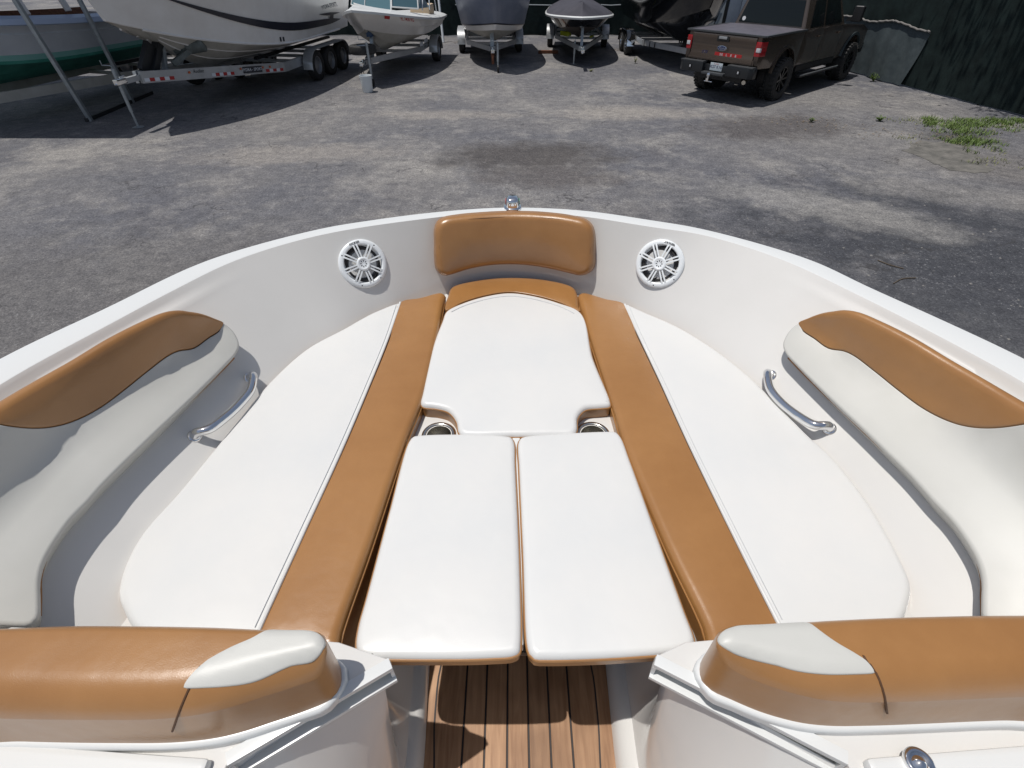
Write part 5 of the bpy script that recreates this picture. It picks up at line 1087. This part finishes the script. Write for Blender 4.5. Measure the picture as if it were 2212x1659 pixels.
# ================================================================== pickup truck
TR = math.atan2(0.66, 0.75); mid = (U(1524, 190)+U(1662, 214.5))/2
trk = thing('pickup_truck', 'dark brown four door pickup truck seen from behind beside the side fence', 'truck', (mid[0], mid[1], 0), TR)
WB = 3.75; HW = 0.955
def side_shape(poly, x0, y, th, name, m, curve=True, holes=None, parent=trk, g=0.12):
    """poly in (x,z); outer skin with tumblehome, thickness inward"""
    P = np.array(poly); n = len(P); gx = np.arange(P[:, 0].min(), P[:, 0].max(), g); gz = np.arange(P[:, 1].min(), P[:, 1].max(), g)
    G = np.array([(a, c) for a in gx for c in gz]); G = G[inside(G, P)]
    if len(G): G = G[seg_dist(G, P) > g*0.4]
    ov, oe_, of2, _, _, _ = delaunay_2d_cdt([Vector(p) for p in P]+[Vector(p) for p in G], [(i, (i+1) % n) for i in range(n)], [], 1, 1e-6)
    def skin(x, z):
        s = 1 if y > 0 else -1; bul = -0.035*((z-0.95)/0.45)**2 if curve else 0
        bul -= 0.05*max(0, (-0.95-x))/0.3 if x < -0.95 else 0
        return (x, y+s*bul, z)
    b = MB(); b.add([skin(*v) for v in ov], [tuple(f) for f in of2])
    k = len(b.v); ring = [skin(*p) for p in P]; inn = [(p[0], p[1]-(th if y > 0 else -th), p[2]) for p in ring]
    b.add(ring+inn, [(i, (i+1) % n, n+(i+1) % n, n+i) for i in range(n)])
    return weld(b.build(name, m, parent))
def arch(cx, r, z0, a0=0, a1=180, k=12): return [(cx+r*math.cos(R(a)), z0+r*math.sin(R(a))) for a in np.linspace(a0, a1, k)]
ZB = 1.33  # bed rail height
WR = 0.43
for s in (-1, 1):
    y = s*HW
    bedp = [(-1.20, 0.86), (-1.20, ZB), (0.70, ZB+0.015), (0.70, 0.60), (0.52, 0.60)]+arch(0, 0.52, 0.55, 6, 150, 14)+[(-0.62, 0.72), (-1.12, 0.74)]
    side_shape(bedp, 0, y, 0.10, 'bed_side', 'truck')
    door = [(0.712, 0.60), (0.712, ZB+0.015), (1.72, ZB), (1.72, 0.58)]
    side_shape(door, 0, y, 0.08, 'rear_door', 'truck'); side_shape([(1.732, 0.58), (1.732, ZB), (2.86, ZB-0.01), (2.86, 0.57)], 0, y, 0.08, 'front_door', 'truck')
    fen = [(2.872, 0.57), (2.872, ZB-0.01), (4.2, ZB-0.10), (4.55, ZB-0.22), (4.62, 0.70), (4.30, 0.62)]+arch(WB, 0.54, 0.52, 4, 172, 14)
    side_shape(fen, 0, y, 0.10, 'front_fender', 'truck')
    for cx in (0, WB):
        ri, ro = (0.515, 0.575); b = MB(); q = [(cx+ri*math.cos(R(a)), 0.53+ri*math.sin(R(a))) for a in np.linspace(2, 172, 18)]; q2 = [(cx+ro*math.cos(R(a)), 0.53+ro*math.sin(R(a))) for a in np.linspace(2, 172, 18)]
        b.grid([[(p[0], y-s*0.02, p[1]) for p in q], [(p[0], y+s*0.030, p[1]) for p in q], [(p[0], y+s*0.022, p[1]) for p in q2], [(p[0], y-s*0.03, p[1]) for p in q2]]); b.build('wheel_arch_trim', 'truck' if cx == 0 else 'mesh_lit_tone', trk, angle=40)  # lighter front trim: fender glare put into its colour
        b = MB(); b.lathe([(0.001, 0), (0.50, 0), (0.50, 0.16), (0.001, 0.16)], 24, Matrix.Translation((cx, s*0.66, 0.56)) @ Matrix.Rotation(R(90), 4, 'X')); b.build('wheel_well', 'black', trk)
        w_ = tyre_wheel('wheel', (cx, s*0.90, WR), WR, 0.32, trk, rim='rim_black', rimr=0.60, axis='Y', spokes=8, tread=True)
    for x_ in (1.58, 2.70):
        b = MB(); b.box((x_-0.05, y+s*0.022, ZB-0.16), (0.22, 0.035, 0.035)); b.build('door_handle', 'truck', trk, bevel=0.01)
    b = MB(); b.beam((0.75, s*1.04, 0.42), (2.90, s*1.04, 0.42), 0.14, 0.05); rb = b.build('running_board', 'black', trk, bevel=0.015)
    b = MB(); b.beam((0.75, s*1.112, 0.44), (2.90, s*1.112, 0.44), 0.010, 0.02); b.build('step_trim', 'galv', rb)
    b = MB(); b.box((1.8, s*0.93, 0.56), (2.1, 0.06, 0.14)); b.build('rocker_panel', 'black', trk, bevel=0.01)
    # mirror
    b = MB(); b.box((2.78, s*1.20, ZB+0.22), (0.14, 0.22, 0.32)); mr_ = b.build('wing_mirror', 'black', trk, bevel=0.04, seg=3)
    b = MB(); b.beam((2.78, s*0.98, ZB+0.08), (2.78, s*1.12, ZB+0.12), 0.06, 0.06); b.build('mirror_arm', 'black', mr_)
    # taillights: red, white centre
    for (za, zb_, mm) in ((0.98, 1.055, 'red'), (1.058, 1.135, 'lens_clear'), (1.138, 1.245, 'red')):
        ya, yb_ = s*0.80, s*0.96
        poly = [(-1.225, ya), (-1.225, s*0.915), (-1.17, s*0.950), (-1.03, s*0.962), (-1.03, s*0.89), (-1.16, s*0.89), (-1.16, ya)]
        if mm == 'lens_clear':
            poly = [(-1.232, s*0.83), (-1.232, s*0.915), (-1.17, s*0.945), (-1.15, s*0.89), (-1.16, s*0.83)]
            b = MB(); b.prism([(-1.224, ya), (-1.224, s*0.915), (-1.17, s*0.949), (-1.03, s*0.961), (-1.03, s*0.89), (-1.16, ya)], lambda u, v: (u, v, za), lambda u, v: (u, v, zb_)); tl0 = b.build('tail_light_middle', 'red', trk)
        b = MB(); b.prism(poly, lambda u, v: (u, v, za), lambda u, v: (u, v, zb_)); b.build('tail_light' if mm == 'red' else 'reversing_light', mm, trk, bevel=0.004)
# tailgate
tg = bpy.data.objects.new('tailgate', None); COL.objects.link(tg); tg.parent = trk
b = MB()
prof = [(-1.205, 0.80), (-1.215, 0.86), (-1.198, 0.93), (-1.196, 1.13), (-1.200, 1.17), (-1.225, 1.225), (-1.232, 1.27), (-1.222, ZB-0.02), (-1.195, ZB), (-1.13, ZB), (-1.13, 0.80)]
rows = [[(x, yq, z) for x, z in prof] for yq in np.linspace(-0.79, 0.79, 9)]; b.grid(rows); b.add([(x, -0.79, z) for x, z in prof], [tuple(range(len(prof)))]); b.add([(x, 0.79, z) for x, z in prof], [tuple(range(len(prof)))]); b.build('tailgate_panel', 'truck', tg, angle=30)
b = MB(); b.box((-1.228, 0, 1.235), (0.03, 0.30, 0.105)); b.build('handle_bezel', 'black', tg, bevel=0.01)
b = MB(); b.box((-1.250, 0, 1.255), (0.025, 0.20, 0.05)); b.build('tailgate_handle', 'alu', tg, bevel=0.01)
def oval(w, h, x, n=36): return [(x, w*math.cos(2*math.pi*k/n), 1.055+h*math.sin(2*math.pi*k/n)) for k in range(n)]
b = MB(); b.grid([oval(0.115, 0.049, -1.196), oval(0.115, 0.049, -1.206), oval(0.108, 0.042, -1.209)], closed=True); b.build('badge_rim', 'chrome', tg, angle=30)
b = MB(); b.add(oval(0.109, 0.043, -1.2075), [tuple(range(36))]); b.build('badge_oval', 'ford_blue', tg)
put_text('badge_lettering', 'Ford', 0.088, 'lens_clear', frame((-1.2095, 0.0, 1.055), (0, -1, 0), (0, 0, 1)), tg, shear=0.45)
b = MB(); b.prism([(0.15, 0.895), (-0.52, 0.90), (-0.52, 0.975), (0.15, 0.975)], lambda u, v: (-1.199, u, v), lambda u, v: (-1.2025, u, v)); b.build('red_decal', 'red_tape', tg)
put_text('decal_lettering', 'SE  L  E  B', 0.062, 'lens_clear', frame((-1.2045, -0.185, 0.937), (0, -1, 0), (0, 0, 1)), tg, spacing=1.5, bold=0.002)
put_text('blue_lettering', 'STX', 0.075, 'dark_blue', frame((-1.2005, 0.42, 0.95), (0, -1, 0), (0, 0, 1)), tg, shear=0.3, bold=0.002, spacing=1.2)
b = MB(); b.box((-1.17, 0, 0.85), (0.05, 1.66, 0.10)); b.build('tailgate_lower_valance', 'truck', trk, bevel=0.01)
# bumper
for ya, yb_ in ((0.30, 0.93), (-0.93, -0.30)):
    b = MB(); b.prism([(-1.36, ya if ya > 0 else yb_), (-1.36, 0.85 if ya > 0 else -0.85), (-1.28, 0.94 if ya > 0 else -0.94), (-1.14, 0.94 if ya > 0 else -0.94), (-1.14, ya if ya > 0 else yb_)], lambda u, v: (u, v, 0.56), lambda u, v: (u, v, 0.76)); bp_ = b.build('rear_bumper', 'bumper', trk, bevel=0.02)
    b = MB(); b.box((-1.25, (ya+yb_)/2, 0.772), (0.20, 0.60, 0.022)); b.build('bumper_step_pad', 'plastic_grey', bp_, bevel=0.006)
    b = MB(); b.box((-1.363, 0.62*(1 if ya > 0 else -1), 0.665), (0.02, 0.065, 0.085)); b.build('bumper_light_bezel', 'black', bp_)
    b = MB(); b.box((-1.372, 0.62*(1 if ya > 0 else -1), 0.665), (0.02, 0.03, 0.045)); b.build('bumper_light', 'lens_clear', bp_, bevel=0.004)
b = MB(); b.box((-1.20, 0, 0.64), (0.12, 0.62, 0.18)); b.build('bumper_centre', 'bumper', trk, bevel=0.02)
b = MB(); b.box((-1.30, 0, 0.575), (0.20, 0.56, 0.05)); b.build('bumper_step', 'plastic_grey', trk, bevel=0.015)
b = MB(); b.box((-1.268, 0, 0.70), (0.012, 0.31, 0.155)); lp = b.build('licence_plate', 'plate', trk, bevel=0.004)
put_text('plate_number', 'KS7 K16', 0.085, 'dark_blue', frame((-1.2755, 0, 0.698), (0, -1, 0), (0, 0, 1)), trk, bold=0.001)
put_text('plate_state', 'FLORIDA', 0.032, 'red_tape', frame((-1.2755, 0, 0.756), (0, -1, 0), (0, 0, 1)), trk)
b = MB(); b.box((-1.36, 0.05, 0.46), (0.22, 0.06, 0.06)); b.tube([(-1.44, 0.05, 0.45), (-1.44, 0.05, 0.53)], 0.02, 10); b.lathe([(0.001, 0.05), (0.03, 0.043), (0.043, 0.02), (0.043, 0.0), (0.03, -0.03), (0.001, -0.04)], 16, Matrix.Translation((-1.44, 0.05, 0.55))); b.tube([(-1.40, -0.05, 0.42), (-1.40, 0.15, 0.42)], 0.012, 8); b.build('tow_hitch', 'chrome', trk, angle=40)
b = MB(); b.tube([(-0.7, -0.62, 0.50), (-1.0, -0.66, 0.48), (-1.16, -0.70, 0.46)], 0.045, 14); b.build('exhaust_pipe', 'brushed', trk)
b = MB(); b.box((1.6, 0, 0.55), (5.4, 1.2, 0.25)); b.build('chassis', 'black', trk)
b = MB(); b.beam((0, -0.8, 0.43), (0, 0.8, 0.43), 0.12, 0.12); b.build('rear_axle', 'black', trk)
# tonneau cover
b = MB(); rows = []
for x in np.linspace(-1.185, 0.66, 10):
    rows.append([(x, yq, ZB+0.022+0.016*(1-(yq/0.95)**4)*(0.7+0.3*math.sin(x*5))) for yq in np.linspace(-0.95, 0.95, 13)])
b.grid(rows); tn = b.build('tonneau_cover', 'tonneau', trk, angle=80)
for a, c in (((-1.20, -0.96), (-1.20, 0.96)), ((-1.20, -0.96), (0.68, -0.96)), ((-1.20, 0.96), (0.68, 0.96))):
    b = MB(); b.beam((a[0], a[1], ZB+0.014), (c[0], c[1], ZB+0.014), 0.06, 0.035); b.build('cover_frame', 'plastic_grey', tn, bevel=0.008)
# cab
def cabpt(x, s, z):
    f = (z-ZB)/0.62; return (x+0.13*f*(1 if x < 1.4 else -3.2 if x > 2.5 else 0), s*(0.90-0.16*f), z)
zr = ZB+0.60
b = MB()
base_ = [(0.72, z_) for z_ in (0,)]
b.add([cabpt(0.72, -1, ZB-0.02), cabpt(0.72, 1, ZB-0.02), cabpt(0.72, 1, zr), cabpt(0.72, -1, zr), cabpt(2.95, -1, ZB-0.02), cabpt(2.95, 1, ZB-0.02), cabpt(2.95, 1, zr), cabpt(2.95, -1, zr)], [(0, 1, 2, 3), (4, 5, 6, 7), (0, 3, 7, 4), (1, 2, 6, 5), (3, 2, 6, 7)])
b.build('cab', 'truck', trk, bevel=0.05, seg=3)
def glass(name, P4, off):
    b = MB(); P4 = [Vector(p) for p in P4]; n = (P4[1]-P4[0]).cross(P4[3]-P4[0]).normalized(); n = n if n.dot(Vector(off)) > 0 else -n; q = [p+n*0.012 for p in P4]; b.add(q+[p+n*0.006 for p in P4], [(0, 1, 2, 3), (4, 5, 6, 7), (0, 1, 5, 4), (1, 2, 6, 5), (2, 3, 7, 6), (3, 0, 4, 7)]); return b.build(name, 'glass_dark', trk, bevel=0.003)
rw = glass('rear_window', [cabpt(0.72, -0.90, ZB+0.055), cabpt(0.72, 0.90, ZB+0.055), cabpt(0.72, 0.90, zr-0.06), cabpt(0.72, -0.90, zr-0.06)], (-1, 0, 0))
for s in (-1, 1):
    glass('rear_side_window', [cabpt(0.98, s, ZB+0.03), cabpt(1.69, s, ZB+0.03), cabpt(1.69, s, zr-0.07), cabpt(1.05, s, zr-0.07)], (0, s, 0)); glass('front_side_window', [cabpt(1.77, s, ZB+0.03), cabpt(2.75, s, ZB+0.03), cabpt(2.45, s, zr-0.07), cabpt(1.77, s, zr-0.07)], (0, s, 0))
glass('windscreen', [cabpt(2.95, -0.9, ZB+0.02), cabpt(2.95, 0.9, ZB+0.02), cabpt(2.95, 0.9, zr-0.05), cabpt(2.95, -0.9, zr-0.05)], (1, 0, 0.5))
b = MB(); b.lathe([(0.001, 0), (0.045, 0)], 20, frame(Vector(cabpt(0.72, 0.78, ZB+0.13))+Vector((-0.017, 0, 0)), (0, -1, 0), (0.2, 0, 1))); b.build('window_sticker', 'lens_clear', rw)
b = MB(); b.add([(2.9, -0.93, ZB-0.02), (2.9, 0.93, ZB-0.02), (4.5, 0.80, ZB-0.16), (4.5, -0.80, ZB-0.16), (2.9, -0.93, ZB-0.3), (2.9, 0.93, ZB-0.3), (4.6, 0.85, 0.75), (4.6, -0.85, 0.75)], [(0, 1, 2, 3), (3, 2, 6, 7), (0, 3, 7, 4), (1, 2, 6, 5), (4, 5, 6, 7)]); b.build('bonnet', 'truck', trk, bevel=0.03)
b = MB(); b.box((4.66, 0, 0.68), (0.18, 1.86, 0.24)); b.build('front_bumper', 'bumper', trk, bevel=0.04)

# ================================================================== weeds and grass
def tuft_mesh(b, cx, cy, n, h, spread, lean=0.5, w=0.006):
    for _ in range(n):
        a = rng.uniform(0, 6.283); r = spread*math.sqrt(rng.uniform(0, 1)); x, y = cx+r*math.cos(a), cy+r*math.sin(a)
        hh = h*rng.uniform(0.5, 1.25); d = rng.uniform(0, 6.283); l = hh*lean*rng.uniform(0.3, 1.4); px, py = -math.sin(d)*w, math.cos(d)*w
        b.add([(x-px, y-py, 0), (x+px, y+py, 0), (x+math.cos(d)*l*0.4+px*.8, y+math.sin(d)*l*0.4+py*.8, hh*0.6), (x+math.cos(d)*l*0.4-px*.8, y+math.sin(d)*l*0.4-py*.8, hh*0.6), (x+math.cos(d)*l, y+math.sin(d)*l, hh)], [(0, 1, 2, 3), (3, 2, 4)])
b = MB()
pts_ = [U(*p) for p in ((2030, 262), (2050, 268), (2075, 262), (2100, 268), (2130, 264), (2160, 262), (2185, 262), (2085, 280), (2115, 285), (2060, 285), (2090, 298), (2120, 305), (2110, 318), (2140, 272), (2020, 272), (2200, 268), (2078, 310))]
for k, p in enumerate(pts_):
    for j in range(9): tuft_mesh(b, p[0]+rng.normal(0, 0.22), p[1]+rng.normal(0, 0.20), 26, 0.055, 0.13, 0.9, 0.006)
b.build('grass_patch', 'grass', recalc=False, kind='stuff')
b = MB()
for p in [U(*q) for q in ((2060, 300), (2105, 322), (1985, 262), (1940, 258), (2010, 268), (2150, 285), (2185, 275), (1960, 300), (2130, 350), (2150, 352))]:
    for j in range(5): tuft_mesh(b, p[0]+rng.normal(0, 0.25), p[1]+rng.normal(0, 0.15), 12, 0.04, 0.14, 1.2, 0.005)
b.build('dry_grass', 'grass_dry', recalc=False, kind='stuff')
def weed(dx, dy, h, n, spread, label, m='grass'):
    c = U(dx, dy); b = MB()
    for _ in range(n):
        a = rng.uniform(0, 6.283); l = h*rng.uniform(0.5, 1.1); d = Vector((math.cos(a)*spread*rng.uniform(0.2, 1), math.sin(a)*spread*rng.uniform(0.2, 1), l)); s_ = Vector((-math.sin(a), math.cos(a), 0))
        for f in (0.35, 0.55, 0.75, 0.95):
            q = d*f; w_ = 0.028*(1.2-f*0.6); t_ = Vector((math.cos(a+f*9), math.sin(a+f*9), 0.25))*w_*2.4; s2 = t_.cross(Vector((0, 0, 1))).normalized()*w_*0.8
            b.add([q, q+t_*0.5+s2, q+t_, q+t_*0.5-s2], [(0, 1, 2, 3)])
        b.beam((0, 0, 0), d, 0.006, 0.006)
    o = b.build('weed', m, recalc=False); o.location = c; o['label'] = label; o['category'] = 'weed'; o['group'] = 'weeds growing through the asphalt'
weed(1886, 176, 0.22, 22, 0.16, 'bushy green weed at the foot of the side fence beyond the truck')
weed(1900, 262, 0.10, 14, 0.14, 'low green weed left of the grassy patch by the side fence')
weed(1752, 264, 0.08, 7, 0.06, 'tiny green sprout in the stained asphalt below the truck')
weed(1372, 137, 0.16, 8, 0.07, 'thin yellow green weed in front of the black boat', 'grass_dry'); weed(1276, 155, 0.06, 6, 0.06, 'very small yellow weed in front of the canvas covered boat', 'grass_dry')
# dark soil square in the asphalt near the fence and leaf litter
c = [U(*p) for p in ((1968, 308), (2080, 312), (2122, 345), (2128, 372), (2060, 368), (1990, 345))]
rr_ = catmull([np.array(p[:2]) for p in c], True, 0.12); b = MB(); b.add([(p[0]+rng.normal(0, .05), p[1]+rng.normal(0, .05), 0.004) for p in rr_], [tuple(range(len(rr_)))]); b.build('soil_patch', 'earth', recalc=False, kind='structure')
b = MB()
for _ in range(420):
    reg = rng.integers(0, 4); cx, cy = [(U(1990, 290)), (U(1000, 92)), (U(1340, 108)), (U(1750, 262))][reg][:2]
    x, y = cx+rng.normal(0, [0.9, 0.35, 0.25, 0.5][reg]), cy+rng.normal(0, [0.35, 0.15, 0.2, 0.25][reg]); a = rng.uniform(0, 6.28); s_ = rng.uniform(0.012, 0.035); z = 0.008+rng.uniform(0, 0.01)
    b.add([(x+s_*math.cos(a), y+s_*math.sin(a), z), (x-s_*.4*math.sin(a), y+s_*.4*math.cos(a), z+.006), (x-s_*math.cos(a), y-s_*math.sin(a), z), (x+s_*.4*math.sin(a), y-s_*.4*math.cos(a), z+.004)], [(0, 1, 2, 3)])
b.build('leaf_litter', 'litter', recalc=False, kind='stuff')
b = MB()
for _ in range(500):
    x, y = rng.uniform(-9, 10), rng.uniform(3, 20)
    if rng.uniform() < 0.5: x, y = rng.uniform(0, 8), rng.uniform(2.6, 9)
    s_ = rng.uniform(0.004, 0.013); k = rng.uniform(0.6, 1.4)
    b.add([(x-s_, y-s_, 0), (x+s_, y-s_*k, 0), (x+s_*k, y+s_, 0), (x-s_, y+s_, 0), (x, y, s_*0.9)], [(0, 1, 4), (1, 2, 4), (2, 3, 4), (3, 0, 4)])
b.build('loose_stones', 'stone', recalc=False, kind='stuff')
for (xa, ya), (xb, yb_), (xc, yc), lab in (((2234/1.0-0, 0), (0, 0), (0, 0), None),):
    pass
for pts2, lab in ((((1930, 612), (1950, 602), (1978, 600)), 'thin curved black twig on the dark asphalt beyond the right rim'), (((1896, 562), (1922, 572), (1952, 580)), 'straight dark twig lying on the asphalt further from the rim')):
    q = [U(*p, 0.008) for p in pts2]; b = MB(); b.tube(catmull(q, step=0.02), 0.006, 6); o = b.build('twig', 'bark', origin=q[1]); o['label'] = lab; o['category'] = 'twig'

# ================================================================== tree beyond the side fence, its crown overhanging and shading it
tre = thing('shade_tree', 'broad leafy tree overhanging the side fence at the right', 'tree', (13.2, 12.2, 0))
b = MB(); tk = [(0, 0, 0), (-0.1, 0.1, 1.5), (-0.5, 0.0, 3.2), (-1.0, 0.2, 4.6), (-1.4, 0.3, 6.0)]; b.tube(catmull([np.array(p) for p in tk], step=0.3), [0.26-0.012*i for i in range(len(catmull([np.array(p) for p in tk], step=0.3)))], 12)
limbs = []
for k in range(14):
    a = rng.uniform(0, 6.28); q0 = Vector(tk[2 if k % 2 else 3]); q1 = q0+Vector((math.cos(a)*1.2-0.4, math.sin(a)*1.5, 0.9)); q2 = q1+Vector((math.cos(a)*1.0-0.2, math.sin(a)*1.3, 0.7)); limbs.append((q1, q2)); b.tube([q0, q1, q2], [0.10, 0.06, 0.02], 8)
b.build('trunk', 'bark', tre)
b = MB(); cl = [q for l in limbs for q in l]+[Vector((rng.uniform(-3.6, 1.0), rng.uniform(-4.5, 3.2), rng.uniform(4.6, 6.6))) for _ in range(34)]
for c_ in cl:
    for _ in range(230):
        p = c_+Vector(rng.normal(0, 0.38, 3)); n = Vector(rng.normal(0, 1, 3)).normalized(); u_ = n.orthogonal().normalized()*rng.uniform(0.05, 0.09); v_ = n.cross(u_)*0.5
        b.add([p-u_, p-v_, p+u_, p+v_], [(0, 1, 2, 3)])
b.build('crown', 'leaf', tre, recalc=False)
